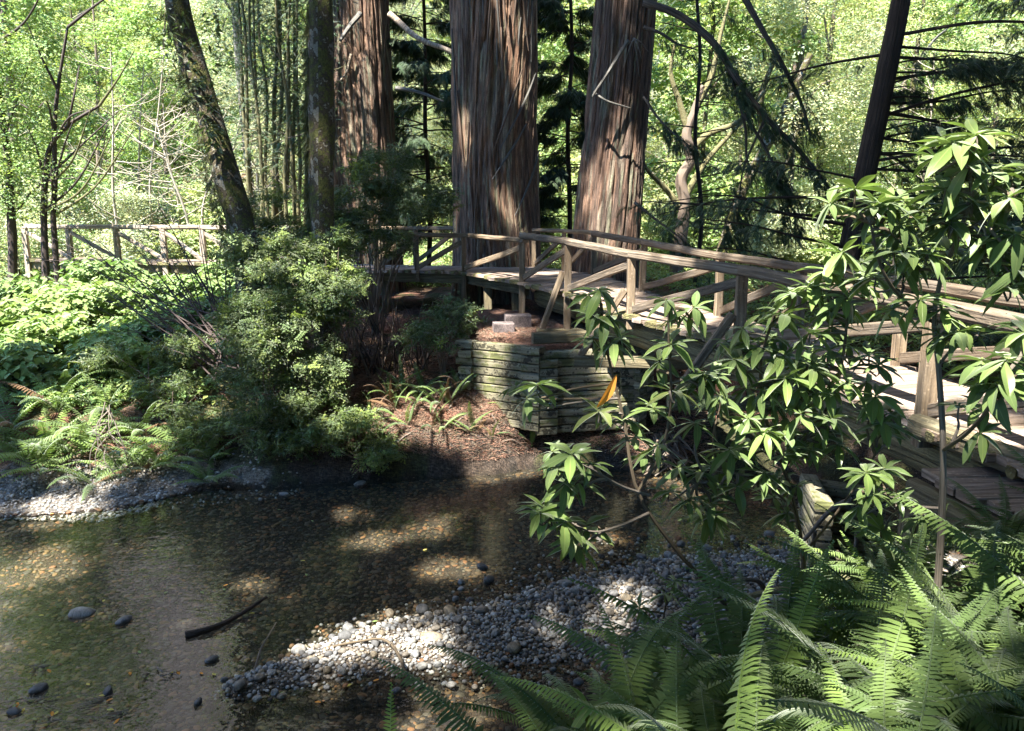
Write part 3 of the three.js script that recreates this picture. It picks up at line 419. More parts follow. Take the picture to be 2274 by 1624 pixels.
// gnarled alders in the sunlit clearing to the right
{
  const a = alder('gnarled_alder', 'gnarled forked alder in the sunny clearing right of the redwoods', px(-28, [1503, 510], [1520, 450], [1512, 400], [1535, 350], [1525, 300], [1545, 240], [1560, 190]), [0.26, 0.22, 0.2, 0.17, 0.1], M.twig, { seg: 12 });
  for (const p of [[[1520, 440], [1560, 370], [1620, 300], [1680, 240]], [[1530, 340], [1570, 300], [1640, 270], [1700, 200]], [[1510, 460], [1480, 420], [1440, 380], [1420, 340]], [[1530, 300], [1510, 230], [1490, 160], [1500, 90]], [[1545, 240], [1580, 170], [1600, 80], [1620, 0]]]) branch(a, px(-28, ...p), 0.13, 0.04, M.mossStem);
  const b = alder('gnarled_alder', 'pair of slanting mossy trunks in the clearing behind the railing', px(-30, [1590, 540], [1650, 420], [1700, 330], [1740, 250], [1800, 120]), [0.22, 0.2, 0.17, 0.12], M.mossBark, { seg: 12 });
  for (const p of [[[1660, 540], [1710, 440], [1760, 330], [1790, 230]], [[1700, 330], [1690, 220], [1730, 110]]]) branch(b, px(-30, ...p), 0.16, 0.07, M.mossBark);
}
// dark forked stems at the left edge
for (const [p, r, l] of [[[[92, 560], [97, 470], [100, 400], [110, 330], [150, 280], [220, 235]], 0.16, 'dark forked alder stem with mossy limbs in the left clearing'], [[[120, 560], [118, 480], [122, 400], [120, 300], [128, 200], [150, 60]], 0.13, 'straight dark alder stem beside a forked one in the left clearing'], [[[20, 600], [25, 480], [10, 300], [-20, 100]], 0.2, 'thick dark mossy stem at the far left behind the walkway']]) {
  const a = alder('dark_alder', l, px(-24, ...p), [r * .75, r * .55, r * .25], M.twigDark, { seg: 9, steps: 40 });
  const q = p[3]; for (let k = 0; k < 7; k++) { const rr = RNG(k * 7 + q[0] + 50), s = p[1 + k % (p.length - 1)], dx = (rr() - .3) * 260; branch(a, px(-24, [s[0], s[1]], [s[0] + dx * .5, s[1] - 40 - 40 * rr(), .6 * rr()], [s[0] + dx, s[1] - 60 - 140 * rr(), 1.2 * rr()]), 0.045, 0.012, rr() < .5 ? M.twigDark : M.mossStem); }
}
for (const o of scene.children.filter(q => q.name.startsWith('dark_alder'))) { const r = RNG(o.position.x * 10), it = []; for (let k = 0; k < 500; k++) it.push({ p: V((r() + r() - 1) * 1.5 - .6, 2.4 + 5 * r(), (r() + r() - 1) * 1.3), q: eul((r() - .5), r() * 6.28, (r() - .5)), s: .7 + .5 * r(), c: tone(r, .6, .2) }); instances('foliage', G.broad[0], M.broad[2], it, o); }
// leafless pale saplings that catch the sun behind the leaning trunk and in the right-hand clearing
[[250, 330, -33], [330, 340, -35], [410, 330, -32], [300, 300, -38], [370, 280, -36], [200, 300, -36], [450, 340, -34], [150, 330, -39], [1560, 300, -36], [1650, 320, -38], [1760, 330, -37], [1880, 330, -39], [2050, 350, -36], [1480, 320, -38], [60, 320, -36], [500, 320, -37]].forEach(([u, v, z], k) => {
  const r = RNG(420 + k), b = atZ(u, v, z); b.y = ground(b.x, b.z); const root = thing('bare_sapling', 'leafless pale twiggy sapling catching the sun in the bright forest behind', 'sapling', b, 'pale bare saplings');
  const H = 5 + 4 * r(), top = V((r() - .5) * 3, H, (r() - .5)); part('stem', tube([V(0, -.1, 0), V((r() - .5) * .6, H * .35, 0), V(top.x * .6, H * .7, 0), top], [.07, .045, .02], 6, .1, k, 16), M.twigWhite ??= mat([.3, .26, .2]), root);
  for (let j = 0; j < 22; j++) { const t = .15 + .8 * r(), s = V(top.x * t * .9, H * t, 0), L = 1.2 + 2.2 * r(), az = r() * 6.28, e = s.clone().add(V(Math.cos(az) * L, L * (.1 + .7 * r()), Math.sin(az) * L * .6)), m = s.clone().lerp(e, .5).add(V(0, -.25 * r(), 0)), tw = part('twig', tube([s, m, e], [.022, .006], 4, 0, 0, 7), M.twigWhite, root); for (let q = 0; q < 3; q++) { const a2 = m.clone().lerp(e, r()), e2 = a2.clone().add(V((r() - .5) * 1.2, .6 * r(), (r() - .5) * .8)); part('twiglet', tube([a2, e2], [.01, .004], 3, 0, 0, 3), M.twigWhite, tw); } }
});
console.log('trees done');

// ---------------------------------------------------------------- background forest
function treePts(r, c, rx, ry, n, clumps, tight) {                   // leaf positions in clumps through the crown's volume
  const C = []; for (let k = 0; k < clumps; k++) { let p; do { p = V(r() * 2 - 1, r() * 2 - 1, r() * 2 - 1); } while (p.lengthSq() > 1); C.push(V(c.x + p.x * rx, c.y + p.y * ry, c.z + p.z * rx)); }
  const o = []; for (let k = 0; k < n; k++) { const q = C[Math.floor(r() * clumps)]; const g = () => (r() + r() + r() - 1.5) * tight; o.push(V(q.x + g(), q.y + g() * .6, q.z + g())); } return o;
}
const kinds = [['bright yellow-green leafy maple in the sunlit forest behind', 'slim alder with pale green leaves in the sunlit forest behind', 'fresh green leafy tree in the sunlit forest behind'], ['maple_tree', 'alder_tree', 'leafy_tree']];
{
  const r = RNG(1234);
  const spots = []; for (let k = 0; k < 300 && spots.length < 58; k++) { const z = -31 - 50 * Math.pow(r(), .8), x = (r() * 2 - 1) * (-z * .72 + 3); if (spots.every(s => Math.hypot(s[0] - x, s[1] - z) > 3.4) && !(Math.abs(x) < 6 && z > -36)) spots.push([x, z]); }
  spots.forEach(([x, z], k) => {
    const kd = k % 3, y = ground(x, z), H = (x < -6 && k % 2 ? 20 + 12 * r() : 11 + 9 * r()), root = thing(kinds[1][kd], kinds[0][kd], 'tree', V(x, y, z), 'sunlit forest trees'), lx = (r() - .5) * 3;
    const P = [V(0, -.2, 0), V(lx * .3 + (r() - .5) * .4, H * .3, (r() - .5) * .6), V(lx * .6, H * .6, (r() - .5)), V(lx, H * .95, 0)], tr = 0.09 + 0.13 * r();
    part('trunk', tube(P, [tr, tr * .8, tr * .3], 7, .15, k, 16), kd === 1 ? M.greyBark : k % 2 ? M.mossBark : M.twig, root);
    for (let j = 0; j < 5; j++) { const a = P[1 + j % 2].clone().lerp(P[2], r()), e = a.clone().add(V((r() - .5) * 5, 1 + 2 * r(), (r() - .5) * 4)); part('limb', tube([a, a.clone().lerp(e, .5).add(V(0, .5, 0)), e], [tr * .4, tr * .12], 5, .1, j, 8), r() < .5 ? M.twigPale : M.greyBark, root); }
    const it = treePts(r, V(lx * .5, H * .5, 0), 3.0 + r(), H * .5, Math.round(115 * H), Math.round(3.2 * H), 1.0).map(p => ({ p, q: eul((r() - .5) * .9, r() * 6.28, (r() - .5) * .9), s: 1.0 + .7 * r(), c: tone(r, .5, .18) }));
    instances('foliage', G.broad[kd % 3], M.broad[kd], it, root);
  });
  // understorey shrubs along the far side of the walkway
  const sh = []; for (let k = 0; k < 500 && sh.length < 110; k++) { const z = -26.5 - 28 * r(), x = (r() * 2 - 1) * (-z * .7 + 2); if (sh.every(s => Math.hypot(s[0] - x, s[1] - z) > 2.0) && !(z > -27.5 && x > -16 && x < 4) && !(Math.abs(x + .45) < 2.6 && z > -26.5)) sh.push([x, z]); }
  sh.forEach(([x, z], k) => {
    const y = ground(x, z), h = (z < -32 ? 2.2 : 1.1) + 1.8 * r(), root = thing('understorey_shrub', 'bright green understorey shrub on the sunlit forest floor beyond the walkway', 'shrub', V(x, y, z), 'sunlit understorey shrubs');
    for (let j = 0; j < 3; j++) part('stem', tube([V(0, -.05, 0), V((r() - .5) * .5, h * .5, (r() - .5) * .5), V((r() - .5) * 1.6, h, (r() - .5) * 1.4)], [0.025, 0.008], 4, 0, 0, 7), M.twig, root);
    const it = treePts(r, V(0, h * .62, 0), 1.4, h * .55, 520, 16, .65).map(p => ({ p, q: eul((r() - .5) * .6, r() * 6.28, (r() - .5) * .6), s: .8 + .6 * r(), c: tone(r, .5, .15) }));
    instances('foliage', G.broad[k % 3], M.broad[(k + 1) % 3], it, root);
  });
  // far wooded slope that reads as one mass
  const far = []; for (let k = 0; k < 34000; k++) { const z = -72 - 75 * r(), x = (r() * 2 - 1) * (-z * .8 + 8), y = ground(x, z); far.push({ p: V(x, y + 20 * Math.pow(r(), 1.1), z), q: eul((r() - .5) * .9, r() * 6.28, (r() - .5) * .9), s: 2.0 + 2 * r(), c: tone(r, .7, .2) }); }
  const o = instances('distant_forest', G.far, M.broad[0], far, scene); tag(o, 'far sunlit wooded slope closing the view behind the trees', 'forest', null, 'stuff');
  // low leaves on the forest floor
  const fl = []; for (let k = 0; k < 26000; k++) { const z = -15.5 - 34 * Math.pow(r(), 1.2), x = (r() * 2 - 1) * (-z * .72); if ((x > -5.5 && z > -25.5 && x < 5) || zf(x) - z < 3) continue; fl.push({ p: V(x, ground(x, z) + .05 + .25 * r(), z), q: eul((r() - .5) * .5, r() * 6.28, (r() - .5) * .5), s: .5 + .6 * r(), c: tone(r, .5, .2) }); }
  tag(instances('ground_cover', G.broad[2], M.broad[2], fl, scene), 'low leafy ground cover on the forest floor', 'ground cover', null, 'stuff');
}
// ---------------------------------------------------------------- huckleberry bushes of the far bank
function huckleberry(label, base, lobes, n, seed, mix = .2, o = {}) {  // lobes: [centre, rx, ry]
  const r = RNG(seed), b = base.clone(); b.y = ground(b.x, b.z); const root = thing('huckleberry_bush', label, 'shrub', b, o.group), A = [], B = [];
  lobes.forEach(([c, rx, ry], li) => {
    const e = local(root, c); for (let j = 0; j < 4; j++) { const q = e.clone().add(V((r() - .5) * rx * 1.6, (r() - .5) * ry, (r() - .5) * rx)); part('stem', tube([V((r() - .5) * .3, -.05, (r() - .5) * .2), e.clone().multiplyScalar(.5).add(V((r() - .5) * .4, 0, (r() - .5) * .3)), q], [0.022, 0.006], 5, 0, 0, 9), M.twig, root); }
    const m = Math.round(n * rx * ry), clumps = Math.max(6, Math.round(m / 34));
    for (let k = 0; k < clumps; k++) {
      const th = r() * 6.28, cz = r() * 2 - 1, sh = .55 + .45 * Math.sqrt(r()), sx = Math.sqrt(1 - cz * cz), cc = V(e.x + Math.cos(th) * sx * rx * sh, e.y + cz * ry * sh, e.z + Math.sin(th) * sx * rx * sh * .9), out = Math.atan2(-(cc.z - e.z), cc.x - e.x);
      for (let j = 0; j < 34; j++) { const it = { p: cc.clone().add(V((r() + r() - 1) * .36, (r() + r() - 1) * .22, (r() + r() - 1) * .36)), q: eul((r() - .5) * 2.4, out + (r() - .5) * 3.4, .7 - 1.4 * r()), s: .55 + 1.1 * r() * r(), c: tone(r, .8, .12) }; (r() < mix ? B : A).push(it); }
    }
  });
  instances('foliage', G.huck, M.huck[0], A, root); if (B.length) instances('young_lit_foliage', G.huck, M.huck[1], B, root); return root;  // lighter leaves: young growth, with sunlit leaves put into the colour
}
const L = (u, v, z, rx, ry) => [atZ(u, v, z), rx, ry ?? rx];
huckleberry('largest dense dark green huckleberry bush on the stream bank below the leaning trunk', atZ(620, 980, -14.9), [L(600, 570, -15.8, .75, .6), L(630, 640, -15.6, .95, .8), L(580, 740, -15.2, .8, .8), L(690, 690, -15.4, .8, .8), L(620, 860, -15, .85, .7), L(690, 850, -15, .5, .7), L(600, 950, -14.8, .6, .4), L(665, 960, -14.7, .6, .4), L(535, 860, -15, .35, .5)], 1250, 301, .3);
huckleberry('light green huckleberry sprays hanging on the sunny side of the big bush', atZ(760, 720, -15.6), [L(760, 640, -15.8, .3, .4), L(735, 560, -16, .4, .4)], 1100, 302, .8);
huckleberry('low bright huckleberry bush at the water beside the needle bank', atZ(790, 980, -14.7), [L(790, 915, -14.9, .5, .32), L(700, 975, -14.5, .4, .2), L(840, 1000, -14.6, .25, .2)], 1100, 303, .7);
huckleberry('tall huckleberry growing in front of the left redwood, behind the railing posts', atZ(830, 600, -19.5), [L(845, 380, -19.8, .75, .6), L(800, 460, -19.4, .8, .55), L(930, 450, -20.3, 1.0, .4), L(760, 520, -18.8, .6, .6), L(700, 520, -18.4, .6, .4), L(860, 530, -19.4, .5, .35)], 1300, 304, .25);
huckleberry('small bluish huckleberry between the crib wall and the dark hollow', atZ(985, 760, -16.2), [L(1000, 710, -16.4, .45, .3), L(960, 745, -16.2, .4, .25)], 1200, 305, .1);
huckleberry('feathery green bush beside the walkway left of the leaning trunk', atZ(450, 640, -18), [L(640, 470, -19, .9, .6), L(600, 530, -18.5, .8, .5), L(420, 760, -16.5, .6, .4)], 800, 306, .5);
huckleberry('low bush of small leaves on the bank under the bare twigs', atZ(400, 900, -15.4), [L(390, 880, -15.6, .7, .4), L(300, 800, -16.5, .8, .4), L(440, 950, -15.2, .5, .3)], 900, 307, .4);
// shaded thicket of dead twigs under the tall huckleberry
{ const r = RNG(310), b = atZ(810, 800, -16.6); b.y = ground(b.x, b.z); const root = thing('dead_thicket', 'tangle of dead brown twigs and roots in the dark hollow under the boardwalk', 'shrub', b); for (let k = 0; k < 60; k++) { const s = atZ(760 + 190 * r(), 760 + 80 * r(), -16.4 - r()), e = s.clone().add(V((r() - .5) * 1.4, .2 + 1.3 * r(), (r() - .5) * .8)); s.y = ground(s.x, s.z); part('twig', tube([s, s.clone().lerp(e, .5).add(V((r() - .5) * .3, .1, 0)), e].map(p => local(root, p)), [0.014 + .01 * r(), 0.005], 4, 0, 0, 8), r() < .5 ? M.twig : M.twigDark, root); } }
// bare dark shrub left of the big bush
{ const r = RNG(311), b = atZ(520, 830, -15.8); b.y = ground(b.x, b.z); const root = thing('bare_shrub', 'leafless shrub of long dark twigs fanning up to the left over the sunny bank', 'shrub', b);
  for (let k = 0; k < 46; k++) { const s = atZ(470 + 60 * r(), 700 + 150 * r(), -15.8 - .6 * r()), e = atZ(60 + 520 * r(), 430 + 250 * r(), -16.5 - 1.8 * r()), m = s.clone().lerp(e, .5).add(V(0, -.25 + .3 * r(), 0)); part('twig', tube([s, m, e].map(p => local(root, p)), [0.02, 0.004], 5, 0, 0, 12), M.twigDark, root); for (let j = 0; j < 3; j++) { const a = m.clone().lerp(e, r()), q = a.clone().add(V(-.2 - .6 * r(), .5 * (r() - .2), .3 * (r() - .5))); part('twiglet', tube([a, q].map(p => local(root, p)), [0.007, 0.003], 4, 0, 0, 4), M.twigDark, root); } } }
// sunlit broad-leaved plants below the left walkway
[[380, 620, -21], [270, 640, -20.5], [430, 690, -19.5], [170, 660, -20], [60, 620, -20.5], [560, 660, -20], [330, 720, -18.6], [120, 740, -18], [210, 560, -22.5], [40, 700, -18.5], [470, 610, -22], [250, 780, -17.2], [20, 800, -16.6]].forEach(([u, v, z], k) => {
  const r = RNG(330 + k), p = atZ(u, v, z), y = ground(p.x, p.z), root = thing('thimbleberry_plant', 'sunlit broad-leaved green plant on the bank below the left walkway', 'plant', V(p.x, y, p.z), 'broad-leaved bank plants'), h = clamp(p.y - y + .2, .4, 1.3);
  for (let j = 0; j < 4; j++) part('stem', tube([V(0, 0, 0), V((r() - .5) * .4, h * .5, (r() - .5) * .3), V((r() - .5), h, (r() - .5) * .8)], [0.014, 0.006], 4, 0, 0, 6), M.twig, root);
  const it = treePts(r, V(0, h * .7, 0), .75, h * .4, 170, 9, .4).map(q => ({ p: q, q: eul((r() - .5) * .5, r() * 6.28, (r() - .5) * .5), s: 1 + .6 * r(), c: tone(r, .4, .1) })); instances('foliage', G.broad[2], k % 2 ? M.broad[2] : M.thimble ??= leafMat([.16, .25, .05], .45), it, root);
});

// ---------------------------------------------------------------- ferns
function pinna(b, base, dir, side, len, wid, droop) { const P = (t, s) => { const q = base.clone().addScaledVector(dir, t * len).addScaledVector(side, s * wid); q.y -= droop * t * t * len; return b.v(q.x, q.y, q.z); }; const a = P(0, .42), c = P(0, -.42), m = P(.55, .4), n = P(.55, -.36), e = P(1, .1); b.t(a, m, c); b.t(c, m, n); b.t(n, m, e); }
function frondGeo(a0, a1, pairs, pl, pw, seed, wide = 1) {            // unit length along an arch; folded pinnae both sides
  const b = new GB(), r = RNG(seed), n = pairs, P = []; let x = 0, y = 0; const st = 1 / n; const T2 = [];
  for (let i = 0; i <= n; i++) { const t = i / n, a = lerp(a0, a1, Math.pow(t, 1.25)); P.push(V(x, y, 0.02 * Math.sin(t * 5 + seed) + (seed % 2 ? .09 : -.07) * t * t)); T2.push(V(Math.cos(a), Math.sin(a), 0)); x += Math.cos(a) * st; y += Math.sin(a) * st; }
  for (let i = 0; i < n; i++) { const w0 = .008 * (1 - i / n) + .0015, w1 = .008 * (1 - (i + 1) / n) + .0015, q = [[0, 1], [.87, -.5], [-.87, -.5]], A = q.map(([s, u]) => b.v(P[i].x - T2[i].y * u * w0, P[i].y + T2[i].x * u * w0, P[i].z + s * w0)), C = q.map(([s, u]) => b.v(P[i + 1].x - T2[i].y * u * w1, P[i + 1].y + T2[i].x * u * w1, P[i + 1].z + s * w1)); for (let k = 0; k < 3; k++) { const l = (k + 1) % 3; b.t(A[k], A[l], C[k]); b.t(A[l], C[l], C[k]); } }
  for (let i = Math.round(n * .14); i <= n; i++) { const t = i / n, len = pl * Math.min(1, .55 + 2.2 * (t - .14)) * Math.pow(Math.max(0.02, 1 - t), .55 * wide + .1) * (.88 + .24 * r()); if (len < .006) continue; for (const s of [-1, 1]) { if (r() < .02) continue; const fw = .22 + .5 * t + .12 * (r() - .5), d = T2[i].clone().multiplyScalar(fw).add(V(0, 0, s)).add(V(0, -.12 - .25 * r(), 0)).normalize(), side = T2[i].clone().addScaledVector(d, -T2[i].dot(d)).normalize(); pinna(b, P[i].clone().addScaledVector(T2[i], s > 0 ? 0 : st * .5), d, side, len, pw * (.9 + .2 * r()) * (len / pl * .35 + .65), .14 + .2 * r()); } }
  return b.geo();
}
const FG = [frondGeo(1.25, -.1, 58, .125, .0185, 1), frondGeo(1.05, -.45, 58, .13, .0185, 2), frondGeo(.9, .15, 56, .135, .019, 3), frondGeo(.75, -.7, 58, .12, .0185, 4), frondGeo(1.4, .5, 60, .12, .018, 5)];
const FW2 = [frondGeo(.9, -.35, 26, .2, .035, 6, 1.3), frondGeo(.6, -.5, 26, .21, .036, 7, 1.3), frondGeo(1.1, 0, 26, .19, .034, 8, 1.3)];
function frond(root, geo, m, az, tilt, s, at = V(0, 0, 0), roll = 0) { const f = part('frond', geo, m, root); f.position.copy(at); f.quaternion.copy(eul(0, az, 0)).multiply(eul(0, 0, tilt)).multiply(eul(roll, 0, 0)); f.scale.setScalar(s); return f; }
function fern(x, z, n, s, seed, o = {}) {
  const { name = 'sword_fern', label, group, geos = FG, mats = [0, 0, 0, 1, 1, 2], dead = 0.02, from = 0, to = 6.283, y } = o, r = RNG(seed), root = thing(name, label, 'fern', V(x, y ?? ground(x, z) - .02, z), group);
  for (let k = 0; k < n; k++) frond(root, geos[Math.floor(r() * geos.length)], r() < dead ? M.fern[3] : M.fern[mats[Math.floor(r() * mats.length)]], from + (to - from) * (k + .6 * r()) / n, (o.low ?? 0) + (r() - .45) * .35, s * (.7 + .5 * r()), V((r() - .5) * .06, 0, (r() - .5) * .06), (r() - .5) * .5);
  return root;
}
// near bank
const nb = { label: 'large arching green sword fern on the near bank, one of a dense mass', group: 'sword ferns of the near bank', dead: .006, low: -.28 };
[[0.2, -2.1, 7, .72], [.45, -2.7, 9, .8], [.95, -2.7, 12, .85], [1.35, -2.6, 13, .9], [.6, -2.0, 9, .75], [1.0, -1.75, 10, .8], [1.3, -3.3, 12, .9], [.3, -2.5, 8, .8], [1.45, -2.1, 10, .8], [2.05, -3.3, 12, .95], [2.25, -3.7, 12, .95], [1.95, -2.9, 12, .95], [0.75, -2.3, 11, .85], [1.25, -2.0, 11, .9], [1.75, -2.5, 13, 1.0], [1.1, -3.1, 12, .9], [2.4, -2.9, 14, 1.05], [1.9, -3.5, 13, 1.0], [2.9, -3.7, 14, 1.1], [2.4, -4.4, 13, 1.0], [3.1, -4.7, 13, 1.0], [1.5, -4.2, 12, .9], [2.1, -5.2, 11, .85], [2.9, -5.6, 11, .9], [3.4, -4.0, 12, 1.05], [.7, -3.5, 10, .75], [2.0, -1.9, 11, .95], [1.6, -1.5, 9, .85], [2.7, -2.2, 12, 1], [3.6, -5.0, 10, .8], [1.3, -5.2, 9, .7]].concat((() => { const r = RNG(480), o = []; for (let k = 0; k < 34; k++) { const x = .7 + 3.4 * r(), z = -1.8 - 4.3 * r(); o.push([x, z, 12, .8 + .3 * r()]); } return o; })()).forEach(([x, z, n, s], k) => fern(x, z, n + 5, s * (x < 1.5 ? 1.12 : x > 1.8 && x < 2.5 && z < -2.8 && z > -4.2 ? 1.02 : x > 1.7 && z < -2.6 && z > -5.2 ? .76 : z > -2.4 ? .76 : .9), 500 + k, { ...nb, mats: k % 3 ? [0, 1, 1, 1, 0, 2] : [1, 1, 1, 0] }));
{ // the fronds that stand out against the water and the gravel
  const hero = (label, base, y, list) => { const root = thing('sword_fern', label, 'fern', V(base[0], y, base[1])); for (const [g, m, az, t, s, roll] of list) frond(root, FG[g], M.fern[m], az, t, s, V(0, 0, 0), roll); };
  hero('single bright yellow-green fern tip rising alone over dark water', [-.33, -1.72], 3.25, [[4, 2, 1.75, .2, .57, 0]]);
  hero('fern with two long fronds reaching left over the dark water', [.42, -1.95], 3.15, [[2, 0, 2.1, .15, .85, .35], [1, 0, 2.75, .05, .8, -.1], [0, 1, 1.6, .1, .8, .2]]);
  hero('fern with a broad sunlit frond standing upright over the gravel', [.62, -1.75], 3.3, [[4, 2, .55, -.2, .98, -.75], [2, 0, .1, -.35, .9, -.3], [1, 0, 1.2, .1, .8, 0], [3, 0, -.3, .05, .85, 0]]);
  hero('pale green fern spreading low in the bottom corner of the bank', [1.75, -1.55], 3.3, [[1, 2, 2.9, -.35, .75, .1], [3, 2, 2.4, -.2, .8, .2], [2, 0, 1.9, -.1, .8, 0], [1, 2, 3.5, -.3, .7, 0]]);
}
// far bank, left
[[170, 960, -14.5, 1.15], [260, 1000, -14.3, 1.0], [60, 980, -14.3, 1.1], [350, 960, -14.6, .9], [330, 1040, -14.3, .8], [460, 1030, -14.1, .75], [20, 900, -15, 1.1], [120, 850, -15.4, 1.0], [230, 830, -15.7, .95], [300, 760, -16.6, .9], [60, 760, -16.4, 1.0], [400, 830, -15.6, .8], [170, 720, -17.2, .9], [20, 690, -17.6, .9], [100, 930, -14.7, .9], [350, 690, -17.6, .8], [250, 680, -18.2, .8], [200, 900, -15.1, 1], [310, 880, -15.2, .9], [400, 920, -14.9, .9], [460, 960, -14.6, .8], [140, 790, -16.2, .9], [0, 960, -14.6, 1], [360, 800, -16, .9], [90, 1010, -14, .9], [200, 1030, -13.9, .8]].forEach(([u, v, z, s], k) => { const p = atZ(u, v, z); fern(p.x, p.z, 10, s * 1.3, 600 + k, { name: 'lady_fern', label: 'broad feathery green fern hanging over the left stream bank', group: 'ferns of the left bank', geos: FW2, mats: [0, 0, 1, 2], dead: .03 }); });
// far bank, on the needle slope
[[905, 890, .5], [975, 870, .55], [860, 860, .55], [1055, 960, .5], [1000, 900, .45], [935, 830, .55], [1075, 700, .4], [830, 990, .4], [1130, 1000, .35], [960, 960, .4], [880, 940, .5], [1020, 930, .45], [1090, 930, .4], [930, 990, .45], [870, 1010, .4], [985, 1000, .4], [1180, 960, .4], [900, 850, .5], [1040, 1010, .35], [830, 880, .5]].forEach(([u, v, s], k) => { const p = atZ(u, v, k === 6 ? -17.2 : -15.15 - .3 * (k % 3)); fern(p.x, p.z, k === 3 ? 3 : 5, s * 1.7, 640 + k, { label: k === 3 ? 'upright pale fern frond standing in the sunlit needles' : 'small sword fern on the red needle slope beside the crib wall', group: k === 3 ? undefined : 'small ferns of the needle slope', mats: [0, 1, 2], dead: .25, y: k === 6 ? 2.45 : undefined }); });

// ---------------------------------------------------------------- rhododendrons
function leafGeo(droop, curl, seed) {                                // leaf with a pale midrib, unit length along x
  const b = new GB(), n = 6, rows = [], col = [];
  for (let i = 0; i <= n; i++) { const t = i / n, w = t < .09 ? .01 : .135 * Math.pow(Math.sin(Math.PI * Math.pow((t - .06) / .94, .85)), .8) + .003, y = -droop * t * t - .02 * Math.sin(t * 3 + seed), z0 = .03 * Math.sin(t * 3 + seed), e = curl * w + .012 * Math.sin(t * 9 + seed * 3); rows.push([[1, e], [.1, .1 * e], [0, -.004], [-.1, .1 * e], [-1, e]].map(([s, h]) => { col.push(...(Math.abs(s) < .05 ? [1.9, 1.55, 2.2] : [1, 1, 1])); return b.v(t, y + h, z0 + s * w); })); }
  for (let i = 0; i < n; i++) for (let j = 0; j < 4; j++) { const a = rows[i][j], c = rows[i][j + 1], A = rows[i + 1][j], C = rows[i + 1][j + 1]; b.t(a, A, c); b.t(A, C, c); }
  const g = b.geo(); g.setAttribute('color', new THREE.Float32BufferAttribute(col, 3)); return g;
}
const LG = [leafGeo(.18, .3, 1), leafGeo(.35, .15, 2), leafGeo(.08, .35, 3), leafGeo(.5, -.1, 4), leafGeo(.25, .45, 5)];
function whorl(root, c, s, n, seed, mats, down = 0.3, on = root) {
  const r = RNG(seed), tx = (r() - .5) * .5, tz = (r() - .5) * .5, base = local(root, c);
  for (let k = 0; k < n; k++) { const f = part('leaf', LG[Math.floor(r() * 5)], M.rhodo[mats[Math.floor(r() * mats.length)]], on), el = (k < n * .3 ? .15 + .5 * r() : .15 - (.5 + 1.1 * down) * r()); f.position.copy(base); f.quaternion.copy(eul(tx, 0, tz)).multiply(eul(0, k * 2.4 + .5 * r(), 0)).multiply(eul(0, 0, el)).multiply(eul((r() - .5) * .5, 0, 0)); const q = s * (k < n * .25 ? .6 + .3 * r() : .8 + .35 * r()); f.scale.set(q, q, q * (.85 + .35 * r())); }
  const bud = part('bud', BUD ??= new THREE.SphereGeometry(.006, 6, 5), M.rhodo[3], on); bud.position.copy(base).add(V(0, .006, 0));
}
let BUD = null;
function rhodo(label, basePt, stems, list, seed, s0 = .155, def = [0, 0, 1, 1, 2]) {  // stems: polylines (first is the trunk); list: [u, v, z, stem, size, leaves]
  const root = thing('rhododendron', label, 'shrub', basePt), r = RNG(seed), S = stems.map(([pts, a, b, m]) => { const c = new THREE.CatmullRomCurve3(pts); part('stem', tube(pts.map(p => local(root, p)), [a, lerp(a, b, .5), b], 8, .15, a * 99, 24), m ?? M.stemBrown, root); return c; });
  const more = RNG(seed + 70); if (list.length > 6) for (const q of list.slice()) for (let j = 0; j < 2; j++) if (more() < .88) list.push([q[0] + (more() - .5) * 130, q[1] + (more() - .25) * 90, q[2] - .3 * more(), q[3], .85 + .2 * more(), 9, more() < .3 ? [0, 2] : [1, 1, 0]]);
  list.forEach(([u, v, z, si, sz = 1, n = 9, mats = def], k) => {
    const c = atZ(u, v, z), cu = S[si]; let best = null, bd = 9; for (let t = 0; t <= 1; t += .04) { const p = cu.getPoint(t), d = p.distanceTo(c) + (p.y > c.y ? .6 * (p.y - c.y) : 0); if (d < bd) { bd = d; best = p; } }
    let on; if (bd > .001) on = part('branch', tube([best, best.clone().lerp(c, .5).add(V((r() - .5) * .08, -.05 * bd, (r() - .5) * .08)), c.clone().add(V(0, -.06, 0)), c].map(p => local(root, p)), [.009, .006, .004], 6, .1, k, 12), r() < .4 ? M.twigPale : M.stemBrown, root);
    whorl(root, c, s0 * sz, n + 2, seed * 50 + k, mats, .15 + .6 * r(), on);
  });
  return root;
}
const pz = (...l) => l.map(([u, v, z]) => atZ(u, v, z));
const footA = V(1.15, ground(1.15, -4.2), -4.2);
